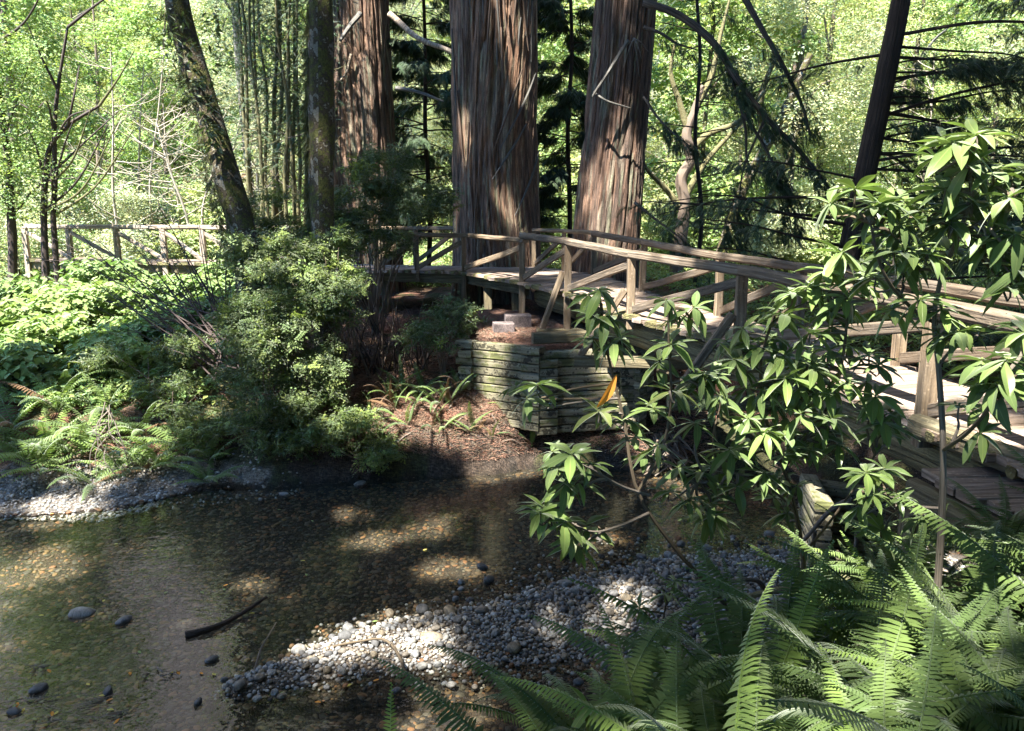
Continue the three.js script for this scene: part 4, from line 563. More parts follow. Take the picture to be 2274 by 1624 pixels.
const rA = rhodo('thin leggy rhododendron whose slanting stem crosses the stream view', footA, [[[footA, ...pz([1630, 1390, -4], [1500, 1220, -3.9], [1415, 1090, -3.8], [1385, 930, -3.8], [1350, 790, -3.8], [1332, 660, -3.8])], .017, .006], [pz([1415, 1095, -3.8], [1470, 1000, -3.75], [1490, 880, -3.7], [1485, 760, -3.7], [1485, 670, -3.7]), .009, .005], [pz([1440, 1100, -3.8], [1380, 1080, -3.7], [1310, 1040, -3.6], [1265, 1020, -3.6]), .009, .004, M.twigPale], [pz([1440, 1140, -3.8], [1370, 1170, -3.7], [1310, 1180, -3.6], [1250, 1150, -3.6]), .008, .004, M.twigPale]],
  [[1332, 645, -3.8, 0, .9, 9], [1348, 700, -3.78, 0, 1, 8], [1360, 760, -3.8, 0, 1.05, 8, [1, 1, 0]], [1195, 855, -3.75, 0, 1, 8], [1330, 915, -3.75, 0, .95, 5, [3, 0, 3]], [1480, 668, -3.7, 1, .8, 7], [1490, 765, -3.7, 1, 1.05, 9], [1497, 870, -3.7, 1, 1.1, 9, [1, 3, 1]], [1460, 990, -3.75, 1, 1, 8, [3, 1, 1]], [1270, 1010, -3.6, 2, 1.05, 10, [0, 1, 2]], [1235, 1040, -3.6, 2, .95, 8, [0, 3]], [1310, 1030, -3.65, 2, .9, 8, [1, 1, 0]], [1255, 1160, -3.55, 3, 1.05, 10, [2, 0, 0]], [1200, 1140, -3.55, 3, .9, 7, [2, 2, 0]], [1275, 1190, -3.6, 3, .9, 6, [3, 0]], [1560, 830, -3.8, 1, .9, 8, [1]]], 11);
{ const f = part('leaf', LG[2], M.orange, rA); f.userData.label = 'single orange dying leaf hanging down'; const c = local(rA, atZ(1370, 832, -3.7)); f.position.copy(c); f.quaternion.copy(eul(0, 2.9, -1.1)).multiply(eul(.9, 0, 0)); f.scale.set(.19, .19, .17); f.rotation.set(0, 0, -2.05); f.rotateX(1.2); }
const footB = V(2.0, ground(2.0, -4.9), -4.9);
rhodo('bushy rhododendron in front of the bridge deck, with many glossy whorls', footB, [[[footB, ...pz([1785, 1260, -4.7], [1770, 1150, -4.5], [1740, 1040, -4.4], [1700, 930, -4.3], [1690, 800, -4.2], [1720, 700, -4.1])], .02, .007], [pz([1740, 1040, -4.4], [1800, 960, -4.3], [1850, 880, -4.2], [1880, 720, -4.1], [1870, 590, -4.1]), .012, .006], [pz([1770, 1140, -4.5], [1690, 1070, -4.3], [1600, 1050, -4.2], [1540, 1080, -4.1]), .01, .005, M.twigPale], [pz([1785, 1230, -4.7], [1850, 1150, -4.4], [1900, 1080, -4.3], [1950, 1000, -4.2]), .01, .005]],
  [[1870, 560, -4.1, 1, 1.15, 11, [2, 0, 0]], [1835, 600, -4.1, 1, 1.05, 10, [0, 0, 2]], [1905, 620, -4.05, 1, 1.1, 10, [0, 1]], [1880, 660, -4.1, 1, 1.1, 9, [0, 1, 2]], [1760, 650, -4.15, 0, .95, 8], [1740, 700, -4.1, 0, 1.05, 9, [1, 0]], [1690, 770, -4.2, 0, 1.1, 10], [1650, 730, -4.2, 0, .9, 8, [1, 0]], [1740, 790, -4.15, 0, 1.05, 9], [1800, 740, -4.1, 1, 1, 9, [1]], [1810, 820, -4.1, 1, 1.1, 10, [0, 0, 2]], [1745, 840, -4.1, 0, 1.1, 10, [2, 0]], [1690, 870, -4.2, 0, 1.05, 9, [1]], [1880, 850, -4.1, 1, 1.05, 10, [0, 2]], [1630, 800, -4.2, 0, 1, 9, [1, 1, 0]], [1600, 880, -4.2, 2, 1, 9, [1, 1]], [1660, 930, -4.15, 0, 1.15, 10, [2, 0, 1]], [1700, 960, -4.1, 0, 1.05, 9, [2, 0]], [1780, 920, -4.1, 1, 1.1, 10, [1, 0]], [1850, 930, -4.1, 1, 1, 9, [0, 1]], [1945, 880, -4.1, 3, 1.1, 11, [2, 0, 0]], [1960, 940, -4.1, 3, 1, 8, [1, 0]], [1620, 1000, -4.1, 2, 1.05, 10, [1, 0]], [1560, 1050, -4.1, 2, 1, 9, [1, 3]], [1530, 1110, -4.05, 2, .95, 9, [1]], [1580, 1120, -4.1, 2, .9, 8, [1]], [1770, 1080, -4.4, 0, .85, 8, [0, 2]], [1700, 1050, -4.2, 2, .95, 8, [1]], [1800, 1000, -4.2, 1, .95, 8, [1]], [1930, 790, -4.15, 1, 1, 9, [1]], [1545, 940, -4.1, 2, .9, 8, [1, 1, 3]], [1780, 860, -4.2, 1, 1, 9, [1]], [1720, 900, -4.3, 0, 1, 9, [1]], [1840, 780, -4.2, 1, 1, 9, [1, 0]]], 12);
const footC = V(2.25, ground(2.25, -3.9), -3.9);
rhodo('tall rhododendron on the right with a pale straight trunk and sunlit top', footC, [[[footC, ...pz([2090, 1180, -3.8], [2095, 1000, -3.7], [2085, 820, -3.7], [2075, 700, -3.6], [2090, 620, -3.6], [2130, 520, -3.5], [2160, 400, -3.4], [2120, 330, -3.4])], .02, .008, M.twigPale], [pz([2080, 720, -3.65], [2020, 680, -3.6], [1960, 600, -3.5], [1930, 480, -3.5]), .01, .005], [pz([2085, 810, -3.7], [2120, 770, -3.6], [2160, 740, -3.5]), .008, .005, M.twigPale], [pz([2095, 1000, -3.7], [2150, 960, -3.3], [2200, 900, -3.0], [2230, 830, -2.8]), .01, .006], [pz([2130, 520, -3.5], [2200, 480, -3.4], [2260, 430, -3.3]), .01, .005], [pz([2092, 1130, -3.8], [2000, 1120, -3.8], [1930, 1080, -3.7]), .009, .005, M.twigPale]],
  [[2115, 320, -3.4, 0, 1.15, 11, [2, 2, 0]], [2170, 300, -3.35, 0, 1.05, 10, [2, 0]], [2150, 370, -3.4, 0, 1.15, 10, [0, 1]], [2210, 380, -3.4, 4, 1.05, 10, [0, 1]], [2100, 420, -3.45, 0, 1.05, 9, [1, 0]], [2160, 450, -3.45, 0, 1.1, 10, [1, 1, 0]], [2240, 440, -3.3, 4, 1.1, 10, [0, 1]], [2255, 520, -3.3, 4, 1.1, 10, [1]], [2200, 520, -3.4, 4, 1.05, 10, [1, 0]], [2110, 500, -3.5, 0, 1, 9, [1]], [2050, 470, -3.5, 0, .9, 8, [1]], [1900, 420, -3.5, 1, .95, 9, [0, 2]], [1940, 460, -3.5, 1, 1.05, 10, [0, 0, 1]], [2000, 500, -3.5, 1, 1, 9, [0, 1]], [1985, 560, -3.5, 1, 1, 9, [1]], [2045, 665, -3.5, 0, 1, 9, [0, 2]], [2150, 730, -3.5, 2, .75, 7, [2, 0]], [2235, 800, -2.75, 3, .95, 10, [2, 0, 1]], [2215, 855, -2.75, 3, 1, 7, [1, 1]], [2275, 740, -2.9, 3, .9, 9, [2, 0]], [1925, 1050, -3.7, 5, .85, 9, [2, 2, 0]], [1940, 1100, -3.65, 5, .8, 8, [2, 0]], [2000, 1110, -3.7, 5, .7, 7, [0, 1]], [2130, 900, -3.6, 3, .7, 6, [0, 2]], [2270, 600, -3.3, 4, 1.05, 9, [1, 0]], [2060, 560, -3.5, 0, 1, 9, [1, 0]]], 13);
const footD = V(1.5, ground(1.5, -6.3), -6.3);
rhodo('low dark rhododendron sprig on the gravel in front of the ferns', footD, [[[footD, ...pz([1470, 1420, -6.0], [1480, 1340, -6.0], [1500, 1290, -6])], .012, .006]], [[1480, 1320, -6, 0, 1, 8, [2, 0]], [1420, 1350, -6, 0, 1.15, 9, [1]], [1440, 1400, -5.9, 0, 1.1, 8, [1]], [1500, 1290, -6, 0, .8, 6, [0, 1]]], 14);
const footE = V(.25, ground(.25, -2.6), -2.6);
rhodo('young rhododendron seedling with pale leaves among the near ferns', footE, [[[footE, ...pz([1300, 1640, -2.4], [1305, 1600, -2.4], [1308, 1575, -2.4])], .006, .004]], [[1310, 1572, -2.4, 0, .75, 7, [0, 2]]], 15, .15);
// more bare crossing stems between the shrubs
{ const b = V(2.6, ground(2.6, -6.2), -6.2), root = thing('leafless_shrub', 'bare crooked rhododendron stems standing in the gravel bar', 'shrub', b); [[[1765, 1190, -7.6], [1770, 1240, -7.6], [1775, 1290, -7.6], [1790, 1310, -7.7]], [[1810, 1180, -7.5], [1805, 1240, -7.6], [1815, 1300, -7.7]], [[1905, 1180, -7], [1900, 1240, -7.1], [1925, 1300, -7.3]], [[1785, 1200, -7.5], [1850, 1130, -7.2], [1890, 1110, -7]], [[1600, 1300, -7.2], [1630, 1290, -7.1], [1680, 1290, -7.2], [1700, 1310, -7.3]]].forEach(p => { const q = pz(...p); part('stem', tube(q.map(w => local(root, w)), [.02, .022, .026], 7, .2, p[0][0], 18), M.twigPale, root); }); const q = pz([1640, 1330, -8], [1750, 1310, -7.8], [1900, 1340, -7.4], [2030, 1400, -6.6]); part('stem', tube(q.map(w => local(root, w)), [.03, .05, .06], 8, .2, 3, 24), M.mossStem, root); }
console.log('plants done');

// ---------------------------------------------------------------- stones, driftwood, litter
function pebbleGeo(seed) { const g = mergeVertices(new THREE.IcosahedronGeometry(1, 3).deleteAttribute('normal').deleteAttribute('uv')), p = g.attributes.position; for (let i = 0; i < p.count; i++) { const v = V().fromBufferAttribute(p, i), k = 1 + .5 * (fbm(v.x * 1.1 + seed * 5, v.y * 1.1, v.z * 1.1 + seed, 3) - .5); p.setXYZ(i, v.x * k, v.y * k * (.5 + .08 * (seed % 4)), v.z * k * (.72 + .06 * (seed % 3))); } g.computeVertexNormals(); const uv = []; for (let i = 0; i < p.count; i++) uv.push(p.getX(i) * .6 + seed * .37, p.getZ(i) * .6 + p.getY(i) * .4); g.setAttribute('uv', new THREE.Float32BufferAttribute(uv, 2)); return g; }
function lowPebble(seed) { const g = mergeVertices(new THREE.IcosahedronGeometry(1, 1).deleteAttribute('normal').deleteAttribute('uv')), p = g.attributes.position; for (let i = 0; i < p.count; i++) { const v = V().fromBufferAttribute(p, i), k = 1 + .4 * (fbm(v.x * 1.1 + seed * 5, v.y, v.z * 1.1, 2) - .5); p.setXYZ(i, v.x * k, v.y * k * .55, v.z * k * .78); } g.computeVertexNormals(); return g; }
const PG = [1, 2, 3, 4, 5, 6].map(pebbleGeo), PL = [1, 2, 3].map(lowPebble);
const stoneM = [[0.27, 0.27, 0.26], [0.35, 0.34, 0.31], [0.2, 0.2, 0.2], [0.42, 0.4, 0.36], [0.29, 0.25, 0.2], [0.38, 0.31, 0.21], [0.16, 0.16, 0.16]].map(c => mat(c.map(x => x * .9), { map: T.stone, roughness: .75 })), pebM = mat([1, 1, 1], { roughness: .75 });
const greys = [[.2, .2, .195], [.26, .25, .235], [.14, .14, .14], [.35, .335, .3], [.21, .18, .145], [.27, .225, .165], [.1, .095, .09]], browns = [[.06, .038, .02], [.045, .03, .018], [.085, .055, .028], [.035, .028, .018], [.065, .054, .036], [.13, .06, .024], [.12, .07, .026], [.025, .02, .014]];
const cOf = (r, l) => { const c = l[Math.floor(r() * l.length)], k = .8 + .4 * r(); return new THREE.Color().setRGB(c[0] * k, c[1] * k, c[2] * k); };
{
  const r = RNG(900), all = [], cell = {};
  const free = (x, z, s) => { const k = (a, b) => a + ',' + b, ci = Math.floor(x / .12), cj = Math.floor(z / .12); for (let a = -2; a <= 2; a++) for (let b = -2; b <= 2; b++) for (const q of cell[k(ci + a, cj + b)] ?? []) if (Math.hypot(q[0] - x, q[1] - z) < (q[2] + s) * .72) return false; (cell[k(ci, cj)] ??= []).push([x, z, s]); return true; };
  const bar = structure('gravel_bar', (() => { const g = new THREE.BufferGeometry(), pos = [], uv = [], idx = [], nx = 120, nz = 50; for (let j = 0; j <= nz; j++) for (let i = 0; i <= nx; i++) { const x = -3.3 + 10 * i / nx, z = -12 + 5 * j / nz; pos.push(x, ground(x, z) + (barS(x, z) > .05 ? .004 : -.05), z); uv.push(x, z); } for (let j = 0; j < nz; j++) for (let i = 0; i < nx; i++) { const a = j * (nx + 1) + i, ok = [a, a + 1, a + nx + 1, a + nx + 2].every(q => barS(pos[q * 3], pos[q * 3 + 2]) > -.1); if (ok) idx.push(a, a + nx + 1, a + 1, a + 1, a + nx + 1, a + nx + 2); } g.setAttribute('position', new THREE.Float32BufferAttribute(pos, 3)); g.setAttribute('uv', new THREE.Float32BufferAttribute(uv, 2)); g.setIndex(idx); g.computeVertexNormals(); return g; })(), mat([.2, .18, .15], { map: litT, bumpMap: litB, bumpScale: .02 }));
  const shelf = structure('gravel_shore', (() => { const g = new THREE.BufferGeometry(), pos = [], uv = [], idx = [], nx = 60, nz = 24; for (let j = 0; j <= nz; j++) for (let i = 0; i <= nx; i++) { const x = -12 + 6.1 * i / nx, z = zf(x) - 1.9 * j / nz; pos.push(x, ground(x, z) + .004, z); uv.push(x, z); } for (let j = 0; j < nz; j++) for (let i = 0; i < nx; i++) { const a = j * (nx + 1) + i; idx.push(a, a + 1, a + nx + 1, a + 1, a + nx + 2, a + nx + 1); } g.setAttribute('position', new THREE.Float32BufferAttribute(pos, 3)); g.setAttribute('uv', new THREE.Float32BufferAttribute(uv, 2)); g.setIndex(idx); g.computeVertexNormals(); return g; })(), mat([.26, .25, .23], { map: litT, bumpMap: litB, bumpScale: .02 }));
  // bar stones, big ones first so that the small fill the gaps
  const sizes = []; for (let k = 0; k < 21000; k++) { const q = k / 21000; sizes.push(q < .004 ? .065 + .035 * r() : q < .03 ? .042 + .02 * r() : q < .2 ? .026 + .014 * r() : .011 + .013 * r()); }
  for (const s of sizes) for (let tr = 0; tr < 3; tr++) { const x = -3.2 + 9.6 * r(), z = -11.9 + 4.6 * r(), b = barS(x, z); if (b < -.9 * r() * r() - (s > .045 ? .12 : 0) || (b < .12 && r() < .55)) continue; if (!free(x, z, s)) continue; const y = ground(x, z); all.push({ p: V(x, Math.max(y + .012, b > .12 ? .0 : -.02) + s * .22 + (s > .04 ? .01 : 0), z), s, q: eul((r() - .5) * .7, r() * 6.28, (r() - .5) * .7), wet: y < -.03 }); break; }
  const nearest = all.map((o, i) => [o.s / -o.p.z, i]).sort((a, b) => b[0] - a[0]);
  const rest = [[], [], []];
  nearest.forEach(([, i], k) => { const o = all[i]; if (k < 300) { const m = part('stone', PG[Math.floor(r() * 6)], stoneM[Math.floor(r() * 7)], bar); m.position.copy(o.p); m.quaternion.copy(o.q); m.scale.setScalar(o.s); } else rest[k % 3].push({ ...o, c: o.wet && r() < .6 ? cOf(r, browns) : cOf(r, greys) }); });
  rest.forEach((l, k) => instances('pebbles', PG[k], pebM, l, bar));
  // left gravel shore
  const sh = []; for (let k = 0; k < 5200; k++) { const x = -11.5 + 7.6 * r(), t = Math.pow(r(), 1.1), z = zf(x) + 1.1 * fbm(x * .9, 2, 4, 3) - .1 - 2.1 * t, s = .018 + .035 * r() * r(); if (z < zf(x) - 1.75 || (x > -6.2 && r() < .85)) continue; sh.push({ p: V(x, Math.max(ground(x, z), -.03) + s * .25, z), s, q: eul((r() - .5) * .8, r() * 6.28, (r() - .5) * .8), c: cOf(r, greys) }); }
  const big = sh.map((o, i) => [o.s / -o.p.z, i]).sort((a, b) => b[0] - a[0]).map(q => sh[q[1]]);
  big.slice(0, 160).forEach(o => { const m = part('stone', PG[Math.floor(r() * 6)], stoneM[Math.floor(r() * 4)], shelf); m.position.copy(o.p); m.quaternion.copy(o.q); m.scale.setScalar(o.s); });
  instances('pebbles', PL[1], pebM, big.slice(160), shelf);
  // stream bed
  const bed = [[], [], []]; for (let k = 0; k < 46000; k++) { const x = -10 + 17.5 * r(), z = -15.2 + 9.2 * r(), y = ground(x, z); if (y > .02) continue; const s = .016 + .05 * r() * r(); bed[k % 3].push({ p: V(x, y + s * .05, z), s: V(s, s * .6, s), q: eul((r() - .5) * .4, r() * 6.28, (r() - .5) * .4), c: cOf(r, browns) }); }
  const root = new THREE.Group(); root.name = 'stream_bed_pebbles'; scene.add(root); tag(root, 'brown pebbles covering the stream bed under the shallow water', 'pebbles', null, 'stuff'); bed.forEach((l, k) => instances('pebbles', PL[k], pebM, l, root));
  // single stones breaking the surface
  [[180, 1362, .13, 3, 'white stone standing alone in the shallow water'], [275, 1378, .08, 2, 'small grey stone beside a ripple in the shallows'], [865, 1362, .07, 5, 'orange-tan rounded stone at the edge of the gravel'], [952, 1420, .15, 5, 'large flat yellowish boulder on the gravel bar'], [85, 1530, .08, 6, 'dark wet stone among leaf debris in the shallows'], [240, 1535, .06, 6, 'dark wet stone with leaves caught on it'], [30, 1580, .06, 6, 'wet grey stone at the corner of the shallows'], [470, 1465, .06, 6, 'grey stone at the far end of the gravel tip'], [655, 1040, .09, 4, 'mossy round stone at the foot of the far bank'], [630, 1098, .08, 1, 'pale stone by the dark far bank waterline'], [800, 1075, .1, 4, 'brown stone half sunk below the needle bank'], [440, 1560, .05, 6, 'small dark stone in the bright reflection']].forEach(([u, v, s, m, l], k) => { const p = atY(u, v, .02), o = shade(new THREE.Mesh(PG[k % 6], stoneM[m])); o.name = numbered('stone'); o.position.copy(p); o.scale.set(s * 1.3, s, s); o.rotation.y = k; scene.add(o); tag(o, l, 'stone'); });
  // driftwood
  const drift = (name, label, uv, y, r0, r1, m, lift = 0) => { const P = uv.map(([u, v, dy = 0]) => atY(u, v, y + dy)), root = thing(name, label, 'branch', P[0].clone()); part('stick', tube(P.map(p => local(root, p)), [r0, r1], 9, .3, uv[0][0], 26), m, root); return root; };
  drift('drift_branch', 'dark waterlogged branch lying in the shallow stream', [[412, 1412, .02], [480, 1392, .03], [540, 1360, .05], [592, 1326, .1]], .0, .045, .018, M.darkBark);
  drift('drift_stick', 'pale crooked stick poking out of the water by the gravel', [[565, 1490, .02], [580, 1440, .1], [600, 1405, .2], [614, 1382, .28]], .0, .014, .007, M.twigPale);
  drift('drift_stick', 'long brown curved stick lying across the gravel bar', [[720, 1440], [800, 1424, .06], [850, 1420, .09], [890, 1465, .08], [898, 1505, .05]], .06, .012, .018, M.stemBrown);
  drift('drift_stick', 'thin pale forked twig leaning on the pebbles', [[810, 1500], [840, 1470, .08], [870, 1425, .14]], .04, .008, .005, M.twigPale);
  drift('drift_branch', 'long bare pole lying along the foot of the left bank', [[20, 1052], [150, 1020, .1], [290, 985, .25]], .35, .025, .02, M.rail);
  drift('drift_branch', 'crooked brown root log lying on the bank under the thicket', [[735, 790], [800, 795, .02], [870, 788, .03], [925, 790, 0]], 1.75, .035, .05, M.stemBrown);
  { const b = atZ(240, 900, -14.2), root = thing('dead_twig_cluster', 'dead pale twigs dangling over the gravel from the ferns', 'branch', b), r2 = RNG(55); for (let k = 0; k < 13; k++) { const s = atZ(238 + 14 * (r2() - .5), 890 + 110 * r2(), -14.1), e = atZ(190 + 120 * r2(), 960 + 150 * r2(), -13.6 - .4 * r2()); part('twig', tube([s, s.clone().lerp(e, .5).add(V((r2() - .5) * .5, .15 * r2(), .1)), e].map(p => local(root, p)), [.012, .004], 5, 0, 0, 9), M.twigPale, root); } }
  { const b = V(2.3, .1, -14.9), root = thing('root_tangle', 'sunlit tangle of bleached roots at the waterline under the bridge', 'roots', b), r2 = RNG(57); for (let k = 0; k < 26; k++) { const s = atZ(1450 + 60 * r2(), 960 + 30 * r2(), -15.2), e = atZ(1420 + 130 * r2(), 1010 + 50 * r2(), -14.6 - .2 * r2()); part('root', tube([s, s.clone().lerp(e, .6).add(V((r2() - .5) * .3, 0, .15)), e].map(p => local(root, p)), [.03, .012], 5, .2, k, 9), r2() < .5 ? M.twigPale : M.twig, root); } }
  { const r3 = RNG(58); [[110, 1480], [60, 1560], [200, 1560], [250, 1590], [360, 1500], [120, 1590]].forEach(([u, v], k) => { const p = atY(u, v, .0), root = thing('debris_raft', 'small raft of twigs and leaves caught in the shallows', 'debris', p, 'debris caught in the shallows'); for (let j = 0; j < 7; j++) { const s = V((r3() - .5) * .35, .01 + .02 * r3(), (r3() - .5) * .2), q = s.clone().add(V((r3() - .5) * .5, .02 * r3(), (r3() - .5) * .25)); part('twig', tube([s, s.clone().lerp(q, .5).add(V(0, .01, .02)), q], [.007, .004], 4, 0, 0, 5), j % 2 ? M.twigPale : M.twig, root); } for (let j = 0; j < 4; j++) { const f = part('leaf', LG[j % 5], [M.yellow, M.orange, M.rhodo[3], M.fern[3]][j], root); f.position.set((r3() - .5) * .4, .012, (r3() - .5) * .25); f.rotation.y = r3() * 6.28; f.scale.set(.08, .05, .12); } }); }
  // sticks and roots on the needle bank
  { const r4 = RNG(59); for (let k = 0; k < 30; k++) { const u = 780 + 430 * r4(), z = -14.95 - 1.3 * r4(), p = atZ(u, 900, z); p.y = ground(p.x, p.z); const L2 = .25 + .7 * r4(), az = r4() * 3.14, q = p.clone().add(V(Math.cos(az) * L2, 0, Math.sin(az) * L2 * .5)); q.y = ground(q.x, q.z); const m = p.clone().lerp(q, .5); m.y = ground(m.x, m.z) + .03 + .06 * r4(); if (p.y < .1 || q.y < .1 || Math.abs(q.y - p.y) > .6) continue; const root = thing('fallen_stick', 'thin dead stick lying on the needle-covered bank by the crib wall', 'stick', p, 'sticks on the needle bank'); part('stick', tube([p, m, q].map(w => local(root, w)), [.012 + .012 * r4(), .006], 6, .2, k, 10), [M.twigPale, M.twig, M.stemBrown][k % 3], root); } }
  // floating leaves
  const fl = RNG(66); for (let k = 0; k < 34; k++) { const u = 60 + 1100 * fl(), v = 1130 + 430 * fl(), p = atY(u, v, .012); if (ground(p.x, p.z) > -.03) continue; const o = shade(new THREE.Mesh(LG[2], [M.yellow, M.rhodo[2], M.orange][Math.floor(fl() * 3)])); o.name = numbered('floating_leaf'); o.position.copy(p); o.rotation.y = fl() * 6.28; o.scale.set(.07, .04, .12); scene.add(o); tag(o, 'small fallen leaf floating on the dark stream', 'leaf', 'leaves floating on the stream'); }
  // needle litter on the bank and the crib
  const nd = [], needle = beamGeo(.09, .005, .004, 5, .4, .001); for (let k = 0; k < 42000; k++) { const x = -4 + 8 * r(), z = -14.8 - 4 * Math.pow(r(), 1.3); let y = ground(x, z); if (y < .25) continue; if (x > -.7 && x < 2.2 && z < -15.9 && z > -17.5) y = Math.max(y, 2.5 + (-z - 15.9) * .09); nd.push({ p: V(x, y + .012 + .02 * r(), z), q: eul((r() - .5) * .5, r() * 6.28, (r() - .5) * .7), s: .6 + .9 * r(), c: cOf(r, [[.24, .125, .085], [.18, .1, .07], [.3, .175, .12], [.13, .08, .055], [.2, .16, .11]]) }); }
  tag(instances('needle_litter', needle, mat([1, 1, 1]), nd, scene), 'red-brown fallen redwood needles and twigs on the bank', 'litter', null, 'stuff');
}
console.log('stones done');

// ---------------------------------------------------------------- canopy: unseen crowns added above the frame to dapple the light
// gaps: places where the photograph shows sun on the ground or on leaves; sprays between them and the sun are left out
const gaps = [];
const gapY = (u, v, y, r) => gaps.push([atY(u, v, y), r]), gapZ = (u, v, z, r) => gaps.push([atZ(u, v, z), r]);
gapY(1300, 1385, .1, .3); gapY(1230, 1365, .1, .16); gapY(1400, 1320, .1, .2); gapY(960, 1425, .1, .2); gapY(700, 1400, .1, .08); gapY(860, 1365, 0, .06); gapY(1750, 1260, .1, .3); gapY(1900, 1290, .1, .35); gapY(1990, 1330, .1, .25);
gapY(830, 1190, -.2, .22); gapY(790, 1140, -.2, .15); gapY(965, 1160, -.2, .2); gapY(985, 1250, -.2, .25); gapY(1080, 1080, -.2, .12); gapY(1330, 1200, -.2, .3); gapY(560, 1280, -.2, .06); gapY(780, 1450, -.1, .25); gapY(1560, 1080, -.1, .5); gapY(90, 1250, -.2, .4); gapY(1020, 1590, -.2, .3);
gapY(150, 1120, .1, .35);
gapZ(1050, 880, -15.2, .25); gapZ(890, 900, -15.2, .28); gapZ(850, 960, -15, .2); gapZ(1140, 990, -15, .3); gapZ(790, 930, -15, .55); gapZ(760, 640, -15.8, .5); gapZ(1460, 890, -15.5, .6); gapZ(1480, 1020, -14.9, .45); gapZ(1100, 815, -15.8, .15); gapZ(1405, 870, -15.8, .4); gapZ(1110, 730, -16.3, .4);
gapY(1500, 690, 3.3, .7); gapY(1600, 710, 3.25, .5); gapY(1350, 650, 3.4, .5); gapY(1100, 610, 3.5, .5); gapY(1230, 605, 3.5, .4); gapY(2190, 990, 2.95, .4); gapY(2270, 1010, 2.95, .3); gapY(1900, 800, 3.2, .4); gapY(2000, 870, 3.2, .3);
gapZ(2200, 640, -8, .7); gapZ(2100, 630, -8.6, .5); gapZ(1950, 680, -7.6, .3);
gapZ(820, 200, -24.7, .7); gapZ(800, 330, -24.7, .6); gapZ(850, 90, -24.7, .6); gapZ(870, 560, -24.7, .6); gapZ(1345, 430, -20.4, .5); gapZ(1395, 330, -20.4, .35); gapZ(1150, 60, -22.5, .5); gapZ(1130, 440, -22.5, .1); gapZ(1010, 230, -22.6, .15); gapZ(1175, 560, -22.5, .15);
gapZ(620, 640, -15.4, .2); gapZ(640, 850, -14.8, .15); gapZ(230, 960, -14.3, .6); gapZ(420, 780, -16, .6); gapZ(150, 830, -15.6, .8); gapZ(560, 700, -15, .35); gapZ(700, 620, -15.2, .25); gapZ(100, 970, -14.3, .3); gapZ(350, 900, -14.8, .2);
for (const [u, v, z, r] of [[2110, 340, -3.4, .28], [2170, 300, -3.4, .25], [1870, 560, -4.1, .3], [1850, 650, -4.1, .22], [1940, 460, -3.5, .2], [2050, 690, -3.5, .18], [1745, 840, -4.1, .22], [1820, 820, -4.1, .2], [1690, 950, -4.1, .22], [1945, 890, -4.1, .22], [2085, 850, -3.7, .16], [2240, 800, -2.8, .2], [1930, 1070, -3.7, .2], [1250, 1170, -3.55, .25], [1270, 1030, -3.6, .2], [1480, 660, -3.7, .15], [1335, 640, -3.8, .2], [1200, 850, -3.7, .15], [1480, 1320, -6, .2], [1690, 1430, -2, .16], [1620, 1500, -2, .14], [1500, 1480, -2.2, .06], [1850, 1380, -2.8, .08], [1750, 1480, -2, .06], [1550, 1400, -2.2, .06], [2150, 1560, -1.7, .15], [2050, 1540, -1.8, .1], [880, 1580, -1.7, .2], [1230, 1580, -2, .12], [1950, 1450, -2.6, .15], [2230, 1150, -3.5, .25], [2030, 1080, -4, .2], [2100, 1330, -2.8, .16], [1370, 850, -3.75, .2]]) gapZ(u, v, z, r);
gapZ(712, 330, -16.8, .12); gapZ(430, 150, -17.3, .2); gapZ(480, 330, -17.3, .2);
gapZ(940, 930, -15, .1); gapZ(1010, 960, -14.9, .06); gapZ(960, 860, -15.4, .08);
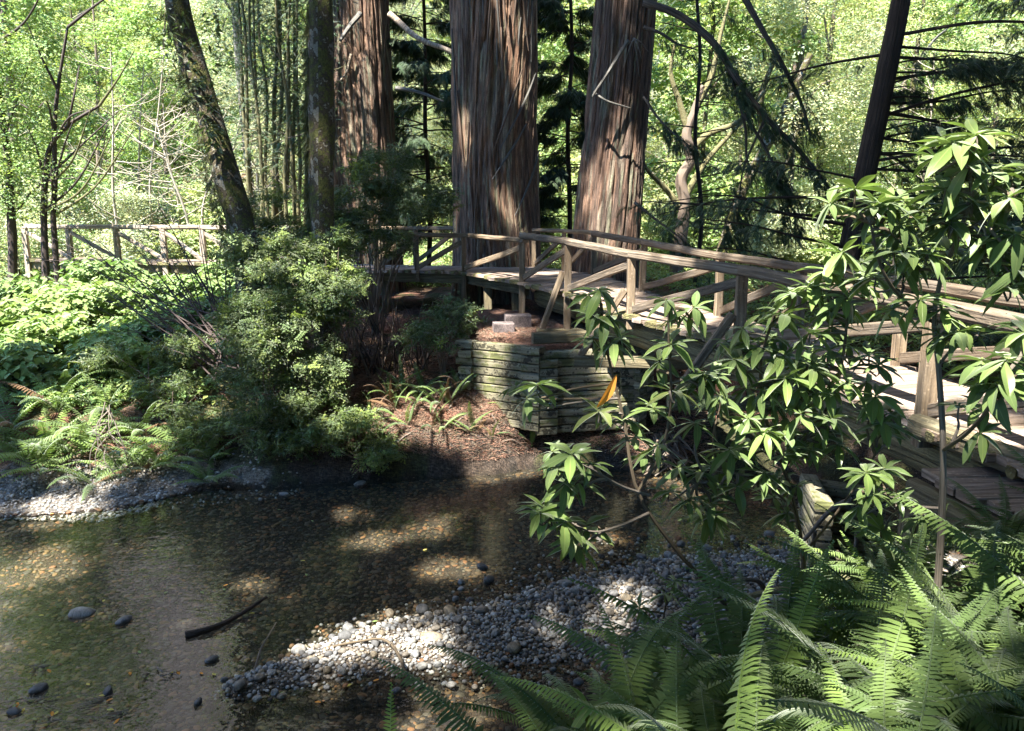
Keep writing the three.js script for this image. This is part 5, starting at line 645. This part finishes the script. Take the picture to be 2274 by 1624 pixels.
// wide openings: the clearing and walkway on the left
gaps.push([V(-12, 2.5, -21), 4.6], [V(-9, 3.5, -24), 3.2], [V(-16, 3, -27), 5], [V(-6.5, 3.5, -22.5), 1.2]);
const lit = p => { for (const [c, r] of gaps) { const dx = p.x - c.x, dyy = p.y - c.y, dz = p.z - c.z, t = dx * SUN.x + dyy * SUN.y + dz * SUN.z; if (t < 1.5) continue; const ex = dx - SUN.x * t, ey = dyy - SUN.y * t, ez = dz - SUN.z * t; if (ex * ex + ey * ey + ez * ez < (r + (c.z > -3 ? .21 : r < .3 && c.z > -7 ? .2 : .3)) ** 2) return true; } return false; };
function crownTree(label, x, z, r0, H, crowns, n, seed, own) {
  const r = RNG(seed), y = ground(x, z), root = own ?? thing('added_canopy_redwood', label, 'tree', V(x, y, z)), items = [], by = root.position;
  if (!own) part('trunk', tube([V(0, -.3, 0), V(.1, H * .4, 0), V(0, H, 0)], [r0 * 1.15, r0, r0 * .2], 20, .12, seed, 30), M.trunkRed ??= mat([.3, .19, .13], { map: barkT, bumpMap: barkB, bumpScale: .03 }), root);
  for (const [cx, cy, cz, rx, ry] of crowns) {
    for (let k = 0; k < Math.round(rx * ry * .5); k++) { const a = r() * 6.28, q = rx * (.5 + .45 * r()), yy = cy + (r() - .5) * ry * 1.5, e = V(cx + Math.cos(a) * q, yy - .3, cz + Math.sin(a) * q), s = V(lerp(x, cx, .15), yy - 1.5, lerp(z, cz, .15)); part('bough', tube([s, s.clone().lerp(e, .5).add(V(0, .7, 0)), e].map(p => p.sub(by)), [.1, .05, .02], 5, 0, 0, 8), M.darkBark, root); }
    const m = Math.round(n * rx * rx); for (let k = 0; k < m; k++) { const a = r() * 6.28, q = rx * Math.sqrt(r()), p = V(cx + Math.cos(a) * q, cy + (r() - .5) * 2 * ry * Math.sqrt(1 - (q / rx) ** 2 * .8), cz + Math.sin(a) * q), sz = .55 + .6 * r(); const yaw = r() * 6.28; if (lit(p.clone().add(V(Math.cos(yaw) * sz * .45, 0, -Math.sin(yaw) * sz * .45)))) continue; items.push({ p: p.sub(by), q: eul((r() - .5) * .6, yaw, (r() - .5) * .6), s: sz, c: tone(r, .4) }); }
  }
  instances('crown', G.con[seed % 2], M.conifer[1], items, root); return root;
}
const CN = 62;
crownTree('unseen tall redwood on the left bank, crown added to shade the stream', -15, -9, .7, 38, [[-13, 22, -8, 6, 4], [-15, 28, -3, 6, 4], [-10, 30, -13, 5, 3]], CN, 701);
crownTree('unseen tall redwood behind the viewpoint, crown added to shade the stream', -8, 6, .8, 42, [[-7, 21, 1, 7, 4], [-9, 28, 6, 7, 4], [-4, 26, -5, 6, 4], [-3.5, 20, 5, 6, 4]], CN, 702);
crownTree('unseen tall redwood beside the viewpoint on the right bank, added for its shade', 4, 7, .7, 38, [[2, 18, 4, 6, 4], [4, 26, 0, 6, 4], [-2, 22, 9, 6, 4]], CN, 703);
crownTree('unseen tall redwood right of the bridge landing, added for its shade', 12, -4, .7, 40, [[8, 18, -4, 6, 4], [7, 26, -10, 6.5, 4], [12, 22, -10, 5, 4]], CN, 704);
crownTree('', 2.4, -21.2, 0, 40, [[-2.2, 24, -12.5, 5.5, 4], [3.5, 22, -11, 5, 3]], CN, 705, right);  // right redwood: unseen crowns set off the trunk to cast shade
crownTree('', -.45, -23.7, 0, 40, [[-6.5, 26, -14, 5, 4]], CN, 706, mid);  // middle redwood: unseen crown placed towards the sun for its shade
// unseen forest trees added behind and beside the viewpoint to shut out the low sky
{
  const r = RNG(808), proto = [];
  for (let k = 0; k < 3; k++) { const root = thing('unseen_bankside_tree', 'unseen leafy forest tree on the near bank behind the viewpoint, added to shut out the low sky', 'tree', V(0, 0, 0), 'unseen trees behind the viewpoint'), H = 17 + 4 * k; part('trunk', tube([V(0, -.5, 0), V(.2, H * .5, .1), V(0, H, 0)], [.35, .25, .08], 12, .12, k, 18), M.darkBark, root); const it = treePts(r, V(0, H * .52, 0), 4.2, H * .46, 1000, 40, 1.3).map(p => ({ p, q: eul((r() - .5) * .9, r() * 6.28, (r() - .5) * .9), s: 1.3 + .8 * r(), c: tone(r, .4) })); instances('crown', G.far, M.huck[1], it, root); proto.push(root); }
  const spots = [[-20, 3], [-13, 11], [-5, 14], [3, 13], [11, 10], [17, 4], [20, -4], [-24, -5], [-18, 16], [-9, 20], [8, 19], [17, 15], [25, 2], [23, -11], [0, 21]];
  spots.forEach(([x, z], k) => { let o = proto[k % 3]; if (k >= 3) { o = o.clone(); o.name = numbered('unseen_bankside_tree'); scene.add(o); } o.position.set(x, ground(x, z), z); o.rotation.y = k * 1.7; });
}
console.log('canopy done');
renderer.render(scene, camera);
